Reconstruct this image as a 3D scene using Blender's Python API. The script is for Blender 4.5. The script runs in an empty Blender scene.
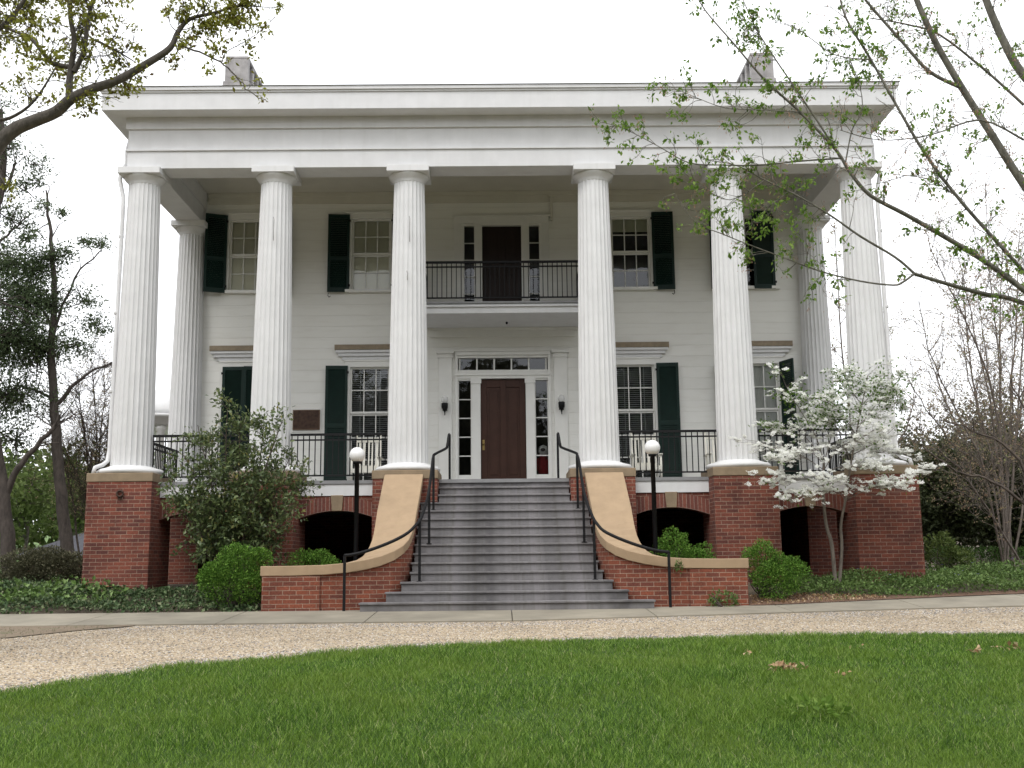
import bpy, math, random
import numpy as np
from mathutils import Vector, Matrix
S = bpy.context.scene
COL = S.collection
R = math.radians
# ------------------------------------------------------------------ camera
CX, CH, CD, PITCH, YAW, ROLL, FPX = -0.0214, 0.7735, 21.297, R(9.499), R(0.538), R(0.62), 1071.5
_r0 = Vector((math.cos(YAW), -math.sin(YAW), 0)); _f0 = Vector((math.sin(YAW), math.cos(YAW), 0)); _z = Vector((0, 0, 1))
_F = _f0 * math.cos(PITCH) + _z * math.sin(PITCH); _u0 = -_f0 * math.sin(PITCH) + _z * math.cos(PITCH)
_Rt = _r0 * math.cos(ROLL) - _u0 * math.sin(ROLL); _Up = _r0 * math.sin(ROLL) + _u0 * math.cos(ROLL)
cam = bpy.data.objects.new('camera', bpy.data.cameras.new('camera')); COL.objects.link(cam)
M4 = Matrix((_Rt, _Up, -_F)).transposed().to_4x4(); M4.translation = Vector((CX, -CD, CH))
cam.matrix_world = M4
cam.data.sensor_width = 36; cam.data.lens = FPX / 1024 * 36; cam.data.clip_end = 2000; cam.data.clip_start = .05
S.camera = cam
def at(x, y, Y):
    """world point at depth Y seen at photo position x, y (used to read off real positions)"""
    d = _F * FPX + _Rt * (x - 512) + _Up * (384 - y)
    return np.array(Vector((CX, -CD, CH)) + d * ((Y + CD) / d.y))
# ------------------------------------------------------------------ light
SUN_EL, SUN_AZ = R(56), R(205)          # azimuth clockwise from +Y
w = bpy.data.worlds.new('World'); S.world = w; w.use_nodes = True
nt = w.node_tree; bg = nt.nodes['Background']
sky = nt.nodes.new('ShaderNodeTexSky'); sky.sky_type = 'NISHITA'; sky.sun_disc = False
sky.sun_elevation = SUN_EL; sky.sun_rotation = SUN_AZ; sky.air_density = 1.0; sky.dust_density = 3.0
hs = nt.nodes.new('ShaderNodeHueSaturation'); hs.inputs['Saturation'].default_value = .12
mx = nt.nodes.new('ShaderNodeMixRGB'); mx.inputs[0].default_value = .7; mx.inputs[2].default_value = (12.4, 12.6, 13.0, 1)
nt.links.new(sky.outputs[0], hs.inputs['Color']); nt.links.new(hs.outputs[0], mx.inputs[1]); nt.links.new(mx.outputs[0], bg.inputs[0])
bg.inputs[1].default_value = .13
sl = bpy.data.lights.new('sun', 'SUN'); sl.energy = 1.1; sl.angle = R(25); sl.color = (1, .965, .91)
so = bpy.data.objects.new('sun', sl); COL.objects.link(so)
sd = Vector((math.sin(SUN_AZ) * math.cos(SUN_EL), math.cos(SUN_AZ) * math.cos(SUN_EL), math.sin(SUN_EL)))
so.rotation_euler = sd.to_track_quat('Z', 'Y').to_euler()
S.view_settings.view_transform = 'Standard'; S.view_settings.look = 'None'
S.view_settings.exposure = 0.44; S.view_settings.gamma = 1
S.cycles.max_bounces = 8; S.cycles.diffuse_bounces = 4; S.cycles.transparent_max_bounces = 12

# ------------------------------------------------------------------ materials
def new_mat(name):
    m = bpy.data.materials.new(name); m.use_nodes = True
    return m, m.node_tree, m.node_tree.nodes['Principled BSDF']
def N(nt, t, **k):
    n = nt.nodes.new(t)
    for a, b in k.items(): setattr(n, a, b)
    return n
def tc(nt, kind='UV'):
    return N(nt, 'ShaderNodeTexCoord').outputs[kind]
def noise(nt, vec, scale, detail=4, rough=.55):
    n = N(nt, 'ShaderNodeTexNoise'); n.inputs['Scale'].default_value = scale; n.inputs['Detail'].default_value = detail
    n.inputs['Roughness'].default_value = rough; nt.links.new(vec, n.inputs['Vector']); return n.outputs['Fac']
def ramp(nt, fac, stops):
    r = N(nt, 'ShaderNodeValToRGB'); e = r.color_ramp.elements
    while len(e) < len(stops): e.new(.5)
    for i, (p, c) in enumerate(stops): e[i].position = p; e[i].color = (*c, 1)
    nt.links.new(fac, r.inputs[0]); return r.outputs[0]
def mixc(nt, fac, a, b, mode='MIX'):
    m = N(nt, 'ShaderNodeMixRGB', blend_type=mode)
    for i, v in enumerate((fac, a, b)):
        if isinstance(v, (int, float)): m.inputs[i].default_value = v
        elif isinstance(v, tuple): m.inputs[i].default_value = (*v, 1)
        else: nt.links.new(v, m.inputs[i])
    return m.outputs[0]
def bump(nt, b, h, dist=.01, strength=.5):
    n = N(nt, 'ShaderNodeBump'); n.inputs['Distance'].default_value = dist; n.inputs['Strength'].default_value = strength
    nt.links.new(h, n.inputs['Height']); nt.links.new(n.outputs[0], b.inputs['Normal'])
def mapping(nt, vec, scale):
    m = N(nt, 'ShaderNodeMapping'); m.inputs['Scale'].default_value = scale; nt.links.new(vec, m.inputs[0]); return m.outputs[0]
def plain(name, c, rough=.6, var=.12, scale=6, bmp=.0, metal=0, streak=0.0, spec=.5, scale2=60):
    m, nt, b = new_mat(name); v = tc(nt, 'Object')
    n1 = noise(nt, v, scale); lo = tuple(x * (1 - var) for x in c); hi = tuple(min(1, x * (1 + var * .6)) for x in c)
    col = ramp(nt, n1, [(.3, lo), (.7, hi)])
    if streak:
        n2 = noise(nt, mapping(nt, v, (9, 9, .5)), 1.0, 5)
        col = mixc(nt, ramp(nt, n2, [(.5, (0, 0, 0)), (.78, (streak,) * 3)]), col, (c[0] * .62, c[1] * .61, c[2] * .53))
    nt.links.new(col, b.inputs['Base Color']); b.inputs['Roughness'].default_value = rough; b.inputs['Metallic'].default_value = metal
    b.inputs['Specular IOR Level'].default_value = spec
    if bmp: bump(nt, b, noise(nt, v, scale2, 6), .01, bmp)
    return m
M = {}
M['white'] = plain('white_paint', (.675, .675, .675), .6, .06, 2.5, .06, streak=.17, spec=.3)
M['trim'] = plain('white_trim', (.675, .675, .68), .6, .06, 3, .05, streak=.11, spec=.3)
M['cream'] = plain('cream_ceiling', (.60, .58, .51), .6, .06, 2, .05)
M['casing'] = plain('casing_paint', (.75, .745, .71), .5, .05, 3, .03)
M['tan'] = plain('tan_stucco', (.385, .275, .172), .85, .10, 3.5, .25, streak=.22)
M['sand'] = plain('sandstone_cap', (.265, .20, .13), .85, .16, 5, .3, streak=.3)
M['slate'] = plain('grey_step_paint', (.20, .192, .196), .75, .45, 2.6, .25, streak=.7, spec=.3)
M['floor'] = plain('grey_floor_paint', (.24, .24, .245), .5, .1, 4)
M['iron'] = plain('black_iron', (.007, .007, .008), .6, .2, 20, .1, spec=.25)
M['rust'] = plain('rusty_iron', (.06, .03, .02), .8, .4, 30, .3)
M['shutter'] = plain('dark_green_paint', (.006, .022, .017), .5, .2, 5, .05, spec=.25)
M['door'] = plain('brown_door_paint', (.052, .022, .014), .5, .18, 3, .06, streak=.25, spec=.25)
M['door_dark'] = plain('dark_brown_door_paint', (.022, .013, .011), .55, .18, 3, .06, spec=.25)
M['lintel'] = plain('tan_weathered_wood', (.25, .20, .135), .75, .2, 8, .15, streak=.3)
M['stucco_grey'] = plain('grey_chimney_stucco', (.33, .315, .31), .9, .28, 4, .6, streak=.4, scale2=25)
M['roof'] = plain('grey_metal_roof', (.30, .31, .31), .5, .1, 3)
M['dark'] = plain('painted_room_shade', (.05, .045, .04), .8, .2, 3)  # gloom of the unlit rooms put into the colour
M['concrete'] = plain('sidewalk_concrete', (.265, .238, .185), .95, .24, 1.6, .3, scale2=90)
M['blind'] = plain('blind_slats', (.36, .37, .37), .5, .06, 3)
M['shade'] = plain('roller_shade', (.84, .80, .66), .8, .1, 1.5)
M['curtain'] = plain('white_curtain', (.60, .60, .57), .8, .06, 2)
M['brass'] = plain('brass_knob', (.35, .25, .10), .3, .1, 20, metal=1)
M['chair'] = plain('white_chair_paint', (.74, .72, .64), .5, .08, 6)
M['globe'] = plain('opal_globe', (.80, .80, .80), .35, .02, 3)
M['toyred'] = plain('red_cloth', (.22, .018, .02), .9, .15, 15)
M['toydark'] = plain('dark_cloth', (.06, .05, .045), .9, .2, 15)
M['toywhite'] = plain('white_fluff', (.7, .69, .66), .95, .15, 25, .4)
M['asphalt_shingle'] = plain('grey_shingles', (.055, .055, .065), .9, .25, 6, .3)

def brick_mat(name, c1, c2, mortar, patch):
    m, nt, b = new_mat(name); v = tc(nt)
    br = N(nt, 'ShaderNodeTexBrick'); br.inputs['Scale'].default_value = 1; br.inputs['Brick Width'].default_value = .225
    br.inputs['Row Height'].default_value = .0735; br.inputs['Mortar Size'].default_value = .0056; br.inputs['Mortar Smooth'].default_value = .25
    br.inputs['Bias'].default_value = -.15
    br.inputs['Color1'].default_value = (*c1, 1); br.inputs['Color2'].default_value = (*c2, 1); br.inputs['Mortar'].default_value = (*mortar, 1)
    wob = N(nt, 'ShaderNodeTexNoise'); wob.inputs['Scale'].default_value = 9; nt.links.new(v, wob.inputs['Vector'])
    va = N(nt, 'ShaderNodeVectorMath', operation='MULTIPLY_ADD'); va.inputs[1].default_value = (.008, .008, 0)
    nt.links.new(wob.outputs['Color'], va.inputs[0]); nt.links.new(v, va.inputs[2]); nt.links.new(va.outputs[0], br.inputs['Vector'])
    g = ramp(nt, noise(nt, v, 30, 5), [(.3, (.72,) * 3), (.72, (1.22,) * 3)])
    col = mixc(nt, 1.0, br.outputs['Color'], g, 'MULTIPLY')
    st = ramp(nt, noise(nt, mapping(nt, v, (1.0, .7, 1)), 1.6, 6, .65), [(.44, (0, 0, 0)), (.68, (.85,) * 3)])
    col = mixc(nt, st, col, mixc(nt, 1.0, col, patch, 'MULTIPLY'))
    ef = ramp(nt, noise(nt, mapping(nt, v, (1.0, 2.6, 1)), 2.7, 6, .7), [(.60, (0, 0, 0)), (.80, (.45,) * 3)])
    col = mixc(nt, ef, col, (.34, .27, .23))
    nt.links.new(col, b.inputs['Base Color']); b.inputs['Roughness'].default_value = .9
    h = N(nt, 'ShaderNodeMath', operation='SUBTRACT'); nt.links.new(noise(nt, v, 50, 4), h.inputs[0]); nt.links.new(br.outputs['Fac'], h.inputs[1])
    bump(nt, b, h.outputs[0], .008, .7)
    return m
M['brick'] = brick_mat('red_brick', (.235, .068, .042), (.105, .036, .030), (.34, .235, .175), (.52, .50, .50))
M['brick_wing'] = brick_mat('orange_red_brick', (.265, .076, .040), (.14, .044, .031), (.37, .27, .20), (.62, .58, .56))
def voussoir_mat():
    m, nt, b = new_mat('arch_brick'); v = tc(nt)
    br = N(nt, 'ShaderNodeTexBrick'); br.inputs['Scale'].default_value = 1; br.inputs['Brick Width'].default_value = .5; br.offset = 0
    br.inputs['Row Height'].default_value = .075; br.inputs['Mortar Size'].default_value = .006; br.inputs['Mortar Smooth'].default_value = .2
    br.inputs['Color1'].default_value = (.215, .07, .046, 1); br.inputs['Color2'].default_value = (.13, .043, .034, 1); br.inputs['Mortar'].default_value = (.28, .2, .16, 1)
    nt.links.new(v, br.inputs['Vector'])
    col = mixc(nt, 1.0, br.outputs['Color'], ramp(nt, noise(nt, v, 25, 5), [(.3, (.75,) * 3), (.7, (1.2,) * 3)]), 'MULTIPLY')
    nt.links.new(col, b.inputs['Base Color']); b.inputs['Roughness'].default_value = .9
    return m
M['voussoir'] = voussoir_mat()
def board_mat():
    m, nt, b = new_mat('white_boards'); v = tc(nt)
    sx = N(nt, 'ShaderNodeSeparateXYZ'); nt.links.new(v, sx.inputs[0])
    a = N(nt, 'ShaderNodeMath', operation='MULTIPLY'); a.inputs[1].default_value = 1 / .265; nt.links.new(sx.outputs[1], a.inputs[0])
    f = N(nt, 'ShaderNodeMath', operation='FRACT'); nt.links.new(a.outputs[0], f.inputs[0])
    g = ramp(nt, f.outputs[0], [(.0, (0, 0, 0)), (.035, (1, 1, 1)), (.97, (1, 1, 1)), (1, (0, 0, 0))])
    fl = N(nt, 'ShaderNodeMath', operation='FLOOR'); nt.links.new(a.outputs[0], fl.inputs[0])
    wn = N(nt, 'ShaderNodeTexWhiteNoise', noise_dimensions='1D'); nt.links.new(fl.outputs[0], wn.inputs['W'])
    c = ramp(nt, wn.outputs['Value'], [(0, (.765, .76, .72)), (1, (.79, .785, .745))])
    n2 = noise(nt, mapping(nt, v, (1.2, 7, 1)), 1.2, 5)
    c = mixc(nt, ramp(nt, n2, [(.5, (0, 0, 0)), (.8, (.3,) * 3)]), c, (.58, .56, .49))
    c = mixc(nt, ramp(nt, g, [(0, (.16,) * 3), (1, (0, 0, 0))]), c, (.40, .38, .32))
    nt.links.new(c, b.inputs['Base Color']); b.inputs['Roughness'].default_value = .6
    bump(nt, b, g, .008, .6)
    return m
M['boards'] = board_mat()
def glass_mat():
    m, nt, b = new_mat('window_glass'); nt.nodes.remove(b)
    out = nt.nodes['Material Output']; fr = N(nt, 'ShaderNodeFresnel'); fr.inputs[0].default_value = 1.6
    t = N(nt, 'ShaderNodeBsdfTransparent'); t.inputs[0].default_value = (.93, .95, .94, 1)
    g = N(nt, 'ShaderNodeBsdfGlossy'); g.inputs[1].default_value = .02; g.inputs[0].default_value = (.95, .97, 1, 1)
    nv = N(nt, 'ShaderNodeBump'); nv.inputs['Distance'].default_value = .02; nv.inputs['Strength'].default_value = .12
    nt.links.new(noise(nt, tc(nt, 'Object'), 2.5, 2), nv.inputs['Height']); nt.links.new(nv.outputs[0], g.inputs['Normal'])
    mxs = N(nt, 'ShaderNodeMixShader'); nt.links.new(fr.outputs[0], mxs.inputs[0]); nt.links.new(t.outputs[0], mxs.inputs[1]); nt.links.new(g.outputs[0], mxs.inputs[2])
    nt.links.new(mxs.outputs[0], out.inputs[0])
    return m
M['glass'] = glass_mat()
def plaque_mat():
    m, nt, b = new_mat('bronze_plaque'); v = tc(nt, 'Object')
    n = noise(nt, v, 14, 5); c = ramp(nt, n, [(.3, (.035, .02, .015)), (.7, (.085, .05, .035))])
    nt.links.new(c, b.inputs['Base Color']); b.inputs['Roughness'].default_value = .45; b.inputs['Metallic'].default_value = .6
    return m
M['bronze'] = plaque_mat()
M['bronze_light'] = plain('worn_bronze', (.15, .095, .06), .45, .2, 20, metal=.6)
def leaf_mat(name, stops, trans=.3, rough=.55, patch=None, spec=.14):
    m, nt, b = new_mat(name)
    at_ = N(nt, 'ShaderNodeAttribute', attribute_name='rnd')
    c = ramp(nt, at_.outputs['Fac'], stops)
    if patch:
        pn = noise(nt, tc(nt, 'Object'), patch[1], 3)
        c = mixc(nt, ramp(nt, pn, [(.42, (0, 0, 0)), (.68, (patch[2],) * 3)]), c, patch[0])
    nt.links.new(c, b.inputs['Base Color']); b.inputs['Roughness'].default_value = rough; b.inputs['Specular IOR Level'].default_value = spec
    tr = N(nt, 'ShaderNodeBsdfTranslucent'); nt.links.new(c, tr.inputs[0])
    mx_ = N(nt, 'ShaderNodeMixShader'); mx_.inputs[0].default_value = trans
    nt.links.new(b.outputs[0], mx_.inputs[1]); nt.links.new(tr.outputs[0], mx_.inputs[2]); nt.links.new(mx_.outputs[0], nt.nodes['Material Output'].inputs[0])
    return m
def bark_mat(name, c, sc=14):
    m, nt, b = new_mat(name); v = tc(nt, 'Object')
    n1 = noise(nt, mapping(nt, v, (1, 1, .35)), sc, 6, .65); n2 = noise(nt, v, 2.2, 4)
    col = ramp(nt, n1, [(.3, tuple(x * .5 for x in c)), (.7, tuple(x * 1.35 for x in c))])
    col = mixc(nt, ramp(nt, n2, [(.55, (0, 0, 0)), (.7, (.4,) * 3)]), col, tuple(x * 1.6 for x in c))
    nt.links.new(col, b.inputs['Base Color']); b.inputs['Roughness'].default_value = .9; bump(nt, b, n1, .03, .8)
    return m
M['bark'] = bark_mat('grey_bark', (.105, .092, .078))
M['bark_maple'] = bark_mat('dark_bark', (.155, .146, .118))
M['bark_dark'] = bark_mat('dark_furrowed_bark', (.066, .054, .046))
M['bark_red'] = bark_mat('reddish_bark', (.165, .138, .118))
M['bark_bare'] = bark_mat('bare_stem_bark', (.095, .075, .062))
M['bark_pale'] = bark_mat('pale_bark', (.17, .145, .12))
M['lf_oak'] = leaf_mat('oak_spring_leaf', [(0, (.14, .09, .035)), (.2, (.17, .17, .03)), (.7, (.28, .30, .05)), (1, (.40, .40, .10))], .5)
M['lf_maple'] = leaf_mat('maple_spring_leaf', [(0, (.085, .16, .025)), (.6, (.16, .27, .045)), (1, (.26, .37, .09))], .5)
M['lf_samara'] = leaf_mat('maple_seed', [(0, (.36, .19, .13)), (1, (.50, .35, .25))], .5)
M['lf_bud'] = leaf_mat('reddish_bud', [(0, (.30, .20, .14)), (.5, (.38, .29, .19)), (1, (.28, .31, .14))], .5)
M['lf_box'] = leaf_mat('boxwood_leaf', [(0, (.045, .105, .016)), (.5, (.095, .205, .030)), (1, (.21, .36, .065))], .18)
M['lf_cam'] = leaf_mat('camellia_leaf', [(0, (.055, .086, .034)), (.6, (.130, .180, .068)), (.93, (.21, .26, .11)), (1, (.30, .27, .07))], .3, .36, spec=.45)
M['lf_cedar'] = leaf_mat('cedar_spray', [(0, (.042, .064, .032)), (.6, (.092, .128, .060)), (1, (.16, .20, .10))], .35)
M['lf_holly'] = leaf_mat('holly_leaf', [(0, (.024, .034, .014)), (.6, (.054, .068, .028)), (1, (.10, .115, .05))], .15, .45)
M['lf_brown'] = leaf_mat('dull_shrub_leaf', [(0, (.055, .056, .032)), (.6, (.108, .108, .062)), (1, (.18, .17, .11))], .2)
M['lf_green'] = leaf_mat('fresh_green_leaf', [(0, (.06, .085, .025)), (.6, (.095, .135, .038)), (1, (.15, .19, .06))], .35)
M['lf_ivy'] = leaf_mat('ivy_leaf', [(0, (.036, .062, .028)), (.5, (.076, .125, .052)), (.85, (.14, .19, .09)), (1, (.27, .29, .17))], .15, .4)
M['lf_vinca'] = leaf_mat('vinca_leaf', [(0, (.055, .100, .026)), (.6, (.125, .205, .055)), (1, (.22, .31, .115))], .2, .45)
M['lf_dog'] = leaf_mat('dogwood_leaf', [(0, (.07, .14, .02)), (1, (.15, .25, .05))], .4)
M['petal'] = leaf_mat('white_bract', [(0, (.80, .81, .74)), (1, (.88, .88, .86))], .5)
M['violet'] = leaf_mat('violet_flower', [(0, (.22, .20, .50)), (1, (.34, .30, .65))], .3)
M['hedge'] = leaf_mat('hedge_leaf', [(0, (.035, .075, .015)), (1, (.075, .15, .03))], .25)
M['grass'] = leaf_mat('grass_blade', [(0, (.022, .062, .008)), (.40, (.080, .170, .016)), (.82, (.205, .340, .046)), (.94, (.29, .42, .09)), (1, (.48, .48, .24))], .4, .5, patch=((.185, .270, .036), .9, .5), spec=.25)
M['verge'] = leaf_mat('sparse_grass', [(0, (.05, .075, .02)), (1, (.10, .11, .045))], .2)
M['deadleaf'] = leaf_mat('dry_leaf', [(0, (.20, .11, .055)), (.6, (.45, .31, .17)), (1, (.70, .56, .38))], .2)
M['pebble'] = leaf_mat('gravel_stone', [(0, (.09, .075, .06)), (.16, (.22, .18, .14)), (.35, (.36, .28, .185)), (.75, (.46, .38, .27)), (1, (.62, .58, .52))], 0, .85)
M['pebble_grey'] = leaf_mat('grey_gravel_stone', [(0, (.09, .09, .095)), (.5, (.28, .265, .26)), (1, (.60, .58, .55))], 0, .85)
def ground_mat(name, stops, sc, sc2, b_=.5):
    m, nt, b = new_mat(name); v = tc(nt, 'Object')
    c = ramp(nt, noise(nt, v, sc, 6, .65), stops)
    c = mixc(nt, 1.0, c, ramp(nt, noise(nt, v, sc2, 4), [(.3, (.7,) * 3), (.7, (1.25,) * 3)]), 'MULTIPLY')
    nt.links.new(c, b.inputs['Base Color']); b.inputs['Roughness'].default_value = .95
    bump(nt, b, noise(nt, v, sc2, 5), .03, b_); return m
M['soil'] = ground_mat('soil_and_leaf_litter', [(.3, (.055, .042, .028)), (.7, (.11, .085, .055))], 3, 40)
M['meadow'] = ground_mat('far_grass', [(.3, (.06, .11, .02)), (.7, (.10, .17, .035))], .6, 25)
M['turf'] = ground_mat('turf_under_grass', [(.3, (.035, .070, .014)), (.7, (.060, .105, .022))], 2, 60)
M['mulch'] = ground_mat('bark_mulch', [(.3, (.10, .055, .035)), (.7, (.22, .13, .085))], 12, 60, .9)
M['dirt'] = ground_mat('bare_dirt', [(.3, (.17, .13, .085)), (.55, (.21, .16, .11)), (.7, (.09, .10, .04))], 3, 40)
def gravel_mat():
    m, nt, b = new_mat('gravel_bed'); v = tc(nt, 'Object')
    vo = N(nt, 'ShaderNodeTexVoronoi'); vo.inputs['Scale'].default_value = 42; nt.links.new(v, vo.inputs['Vector'])
    sp = N(nt, 'ShaderNodeSeparateXYZ'); nt.links.new(vo.outputs['Color'], sp.inputs[0])
    c = ramp(nt, sp.outputs[0], [(0, (.13, .115, .10)), (.2, (.28, .23, .17)), (.6, (.44, .34, .21)), (1, (.56, .49, .40))])
    c = mixc(nt, ramp(nt, vo.outputs['Distance'], [(.45, (0, 0, 0)), (.8, (.6,) * 3)]), c, (.14, .11, .08))
    c = mixc(nt, 1.0, c, ramp(nt, noise(nt, v, .9, 4), [(.35, (.82,) * 3), (.65, (1.12,) * 3)]), 'MULTIPLY')
    nt.links.new(c, b.inputs['Base Color']); b.inputs['Roughness'].default_value = .95
    bump(nt, b, vo.outputs['Distance'], .02, -.8); return m
M['gravel'] = gravel_mat()

# ------------------------------------------------------------------ builders
def tag(o, label=None, cat=None, group=None, kind=None):
    if label: o['label'] = label
    if cat: o['category'] = cat
    if group: o['group'] = group
    if kind: o['kind'] = kind
    return o
WL = {}
def root(name, loc, label, cat, group=None):
    o = bpy.data.objects.new(name, None); COL.objects.link(o); o.location = loc; o.empty_display_size = .2
    WL[o.name] = np.array(loc, float)
    return tag(o, label, cat, group)
def finish(me, name, parent, org):
    o = bpy.data.objects.new(name, me); COL.objects.link(o)
    if parent is not None:
        o.parent = parent; o.location = org - WL[parent.name]
    else: o.location = org
    WL[o.name] = np.array(org, float)
    return o
class MB:
    def __init__(s): s.v = []; s.f = []; s.uv = []; s.sm = []; s.T = None
    def add(s, pts, faces, uvs=None, smooth=False):
        n = len(s.v)
        if s.T: pts = [s.T(p) for p in pts]
        s.v += [tuple(map(float, p)) for p in pts]
        for i, f in enumerate(faces):
            s.f.append([n + k for k in f]); s.uv.append(uvs[i] if uvs else None); s.sm.append(smooth)
        return s
    def box(s, x0, x1, y0, y1, z0, z1):
        P = [(x, y, z) for z in (z0, z1) for y in (y0, y1) for x in (x0, x1)]
        return s.add(P, [(0, 2, 3, 1), (4, 5, 7, 6), (0, 1, 5, 4), (2, 6, 7, 3), (0, 4, 6, 2), (1, 3, 7, 5)])
    def prism(s, poly, vec):
        n = len(poly); P = [tuple(p) for p in poly] + [tuple(np.array(p) + np.array(vec)) for p in poly]
        return s.add(P, [tuple(range(n - 1, -1, -1)), tuple(range(n, 2 * n))] + [(i, (i + 1) % n, n + (i + 1) % n, n + i) for i in range(n)])
    def lathe(s, cx, cy, prof, n=32, rfun=None, cap=True, smooth=True):
        P = []
        for r, z in prof:
            for k in range(n):
                a = 2 * math.pi * k / n; rr = r * (rfun(k, n) if rfun else 1); P.append((cx + rr * math.cos(a), cy + rr * math.sin(a), z))
        F = [(i * n + k, i * n + (k + 1) % n, (i + 1) * n + (k + 1) % n, (i + 1) * n + k) for i in range(len(prof) - 1) for k in range(n)]
        s.add(P, F, smooth=smooth)
        if cap:
            m = len(P); o = len(s.v) - m
            s.f.append([o + k for k in range(n - 1, -1, -1)]); s.uv.append(None); s.sm.append(False)
            s.f.append([o + m - n + k for k in range(n)]); s.uv.append(None); s.sm.append(False)
        return s
    def tube(s, pts, r, n=8, ref=None):
        pts = np.array(pts, float); rr = np.full(len(pts), r) if np.isscalar(r) else np.array(r)
        V, F = tubes_np(pts[None], rr[None], n, ref); s.add(V.reshape(-1, 3), [tuple(f) for f in F.reshape(-1, 4)], smooth=True)
        m = len(pts) * n; o = len(s.v) - m
        s.f.append([o + k for k in range(n - 1, -1, -1)]); s.uv.append(None); s.sm.append(False)
        s.f.append([o + m - n + k for k in range(n)]); s.uv.append(None); s.sm.append(False)
        return s
    def build(s, name, mat, parent=None, bevel=0):
        V = np.array(s.v); lo, hi = V.min(0), V.max(0); org = np.array([(lo[0] + hi[0]) / 2, (lo[1] + hi[1]) / 2, lo[2]])
        me = bpy.data.meshes.new(name); me.from_pydata([tuple(p) for p in V - org], [], s.f); me.update()
        uvl = me.uv_layers.new(name='UVMap'); buf = np.zeros(len(me.loops) * 2, 'f')
        for p in me.polygons:
            nrm = p.normal; ax = max(range(3), key=lambda i: abs(nrm[i])); c = s.uv[p.index]
            for j, li in enumerate(p.loop_indices):
                if c: u, vv = c[j]
                else:
                    q = V[me.loops[li].vertex_index]; u, vv = ((q[1], q[2]), (q[0], q[2]), (q[0], q[1]))[ax]
                buf[2 * li] = u; buf[2 * li + 1] = vv
        uvl.data.foreach_set('uv', buf); me.polygons.foreach_set('use_smooth', s.sm)
        me.materials.append(M[mat]); o = finish(me, name, parent, org)
        if bevel:
            b = o.modifiers.new('bevel', 'BEVEL'); b.width = bevel; b.segments = 2; b.limit_method = 'ANGLE'; b.angle_limit = R(40)
        return o
def tubes_np(P, Rr, n, ref=None):
    """P (K,m,3), Rr (K,m) -> verts (K,m,n,3), faces (K*(m-1)*n,4)"""
    K, m, _ = P.shape; T = np.gradient(P, axis=1); T /= np.linalg.norm(T, axis=2, keepdims=True) + 1e-9
    mean = T.mean(1, keepdims=True); ref = np.where(np.abs(mean[..., 2:3]) > .75, np.array([1., 0, 0]), np.array([0, 0, 1.])) if ref is None else np.array(ref, float).reshape(1, 1, 3)
    A = np.cross(T, np.broadcast_to(ref, T.shape)); A /= np.linalg.norm(A, axis=2, keepdims=True) + 1e-9; B = np.cross(T, A)
    a = np.arange(n) * 2 * np.pi / n
    V = P[:, :, None] + Rr[:, :, None, None] * (np.cos(a)[None, None, :, None] * A[:, :, None] + np.sin(a)[None, None, :, None] * B[:, :, None])
    idx = np.arange(K * m * n).reshape(K, m, n); nx = np.roll(idx, -1, 2)
    F = np.stack([idx[:, :-1], nx[:, :-1], nx[:, 1:], idx[:, 1:]], -1).reshape(-1, 4)
    return V, F
class QM:
    """quad soup collected in numpy, with a random value per vertex"""
    def __init__(s): s.V = []; s.F = []; s.r = []; s.n = 0; s.mi = []
    def quads(s, V, rnd, mi=0):                                     # V (k,4,3)
        k = len(V)
        if k == 0: return s
        s.V.append(V.reshape(-1, 3)); s.F.append(np.arange(4 * k).reshape(-1, 4) + s.n); s.r.append(np.repeat(rnd, 4)); s.n += 4 * k; s.mi.append(np.full(k, mi)); return s
    def mesh(s, V, F, rnd, mi=0):
        s.V.append(V); s.F.append(F + s.n); s.r.append(rnd); s.n += len(V); s.mi.append(np.full(len(F), mi)); return s
    def build(s, name, mats, parent=None, smooth=False, org=None):
        V = np.concatenate(s.V); F = np.concatenate(s.F); rn = np.concatenate(s.r); mi = np.concatenate(s.mi)
        lo, hi = V.min(0), V.max(0)
        if org is None: org = np.array([(lo[0] + hi[0]) / 2, (lo[1] + hi[1]) / 2, lo[2]])
        me = bpy.data.meshes.new(name); me.vertices.add(len(V)); me.vertices.foreach_set('co', (V - org).astype('f').ravel())
        me.loops.add(F.size); me.loops.foreach_set('vertex_index', F.astype('i').ravel()); me.polygons.add(len(F))
        me.polygons.foreach_set('loop_start', np.arange(0, F.size, 4, dtype='i')); me.polygons.foreach_set('loop_total', np.full(len(F), 4, 'i'))
        me.polygons.foreach_set('material_index', mi.astype('i')); me.polygons.foreach_set('use_smooth', np.full(len(F), smooth))
        a = me.attributes.new('rnd', 'FLOAT', 'POINT'); a.data.foreach_set('value', rn.astype('f'))
        me.update(calc_edges=True)
        for m in (mats if isinstance(mats, (list, tuple)) else [mats]): me.materials.append(M[m])
        return finish(me, name, parent, org)
def unit(a): return a / (np.linalg.norm(a, axis=-1, keepdims=True) + 1e-9)
def leaf_quads(C, size, rng, up=.3, droop=0., aspect=.5, D=None):
    """folded diamond leaves at points C; size scalar or array"""
    k = len(C); size = np.broadcast_to(size, (k,)) * rng.uniform(.65, 1.3, k)
    if D is None: D = rng.normal(size=(k, 3))
    D = D + np.array([0, 0, -droop]); D = unit(D)
    Nn = rng.normal(size=(k, 3)) + np.array([0, 0, up * 3]); Sd = unit(np.cross(D, Nn)); Nn = np.cross(Sd, D)
    L = size[:, None]; W = L * aspect * .5; fold = W * .45
    return np.stack([C, C + D * L * .48 + Sd * W + Nn * fold, C + D * L, C + D * L * .48 - Sd * W + Nn * fold], 1)
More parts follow.
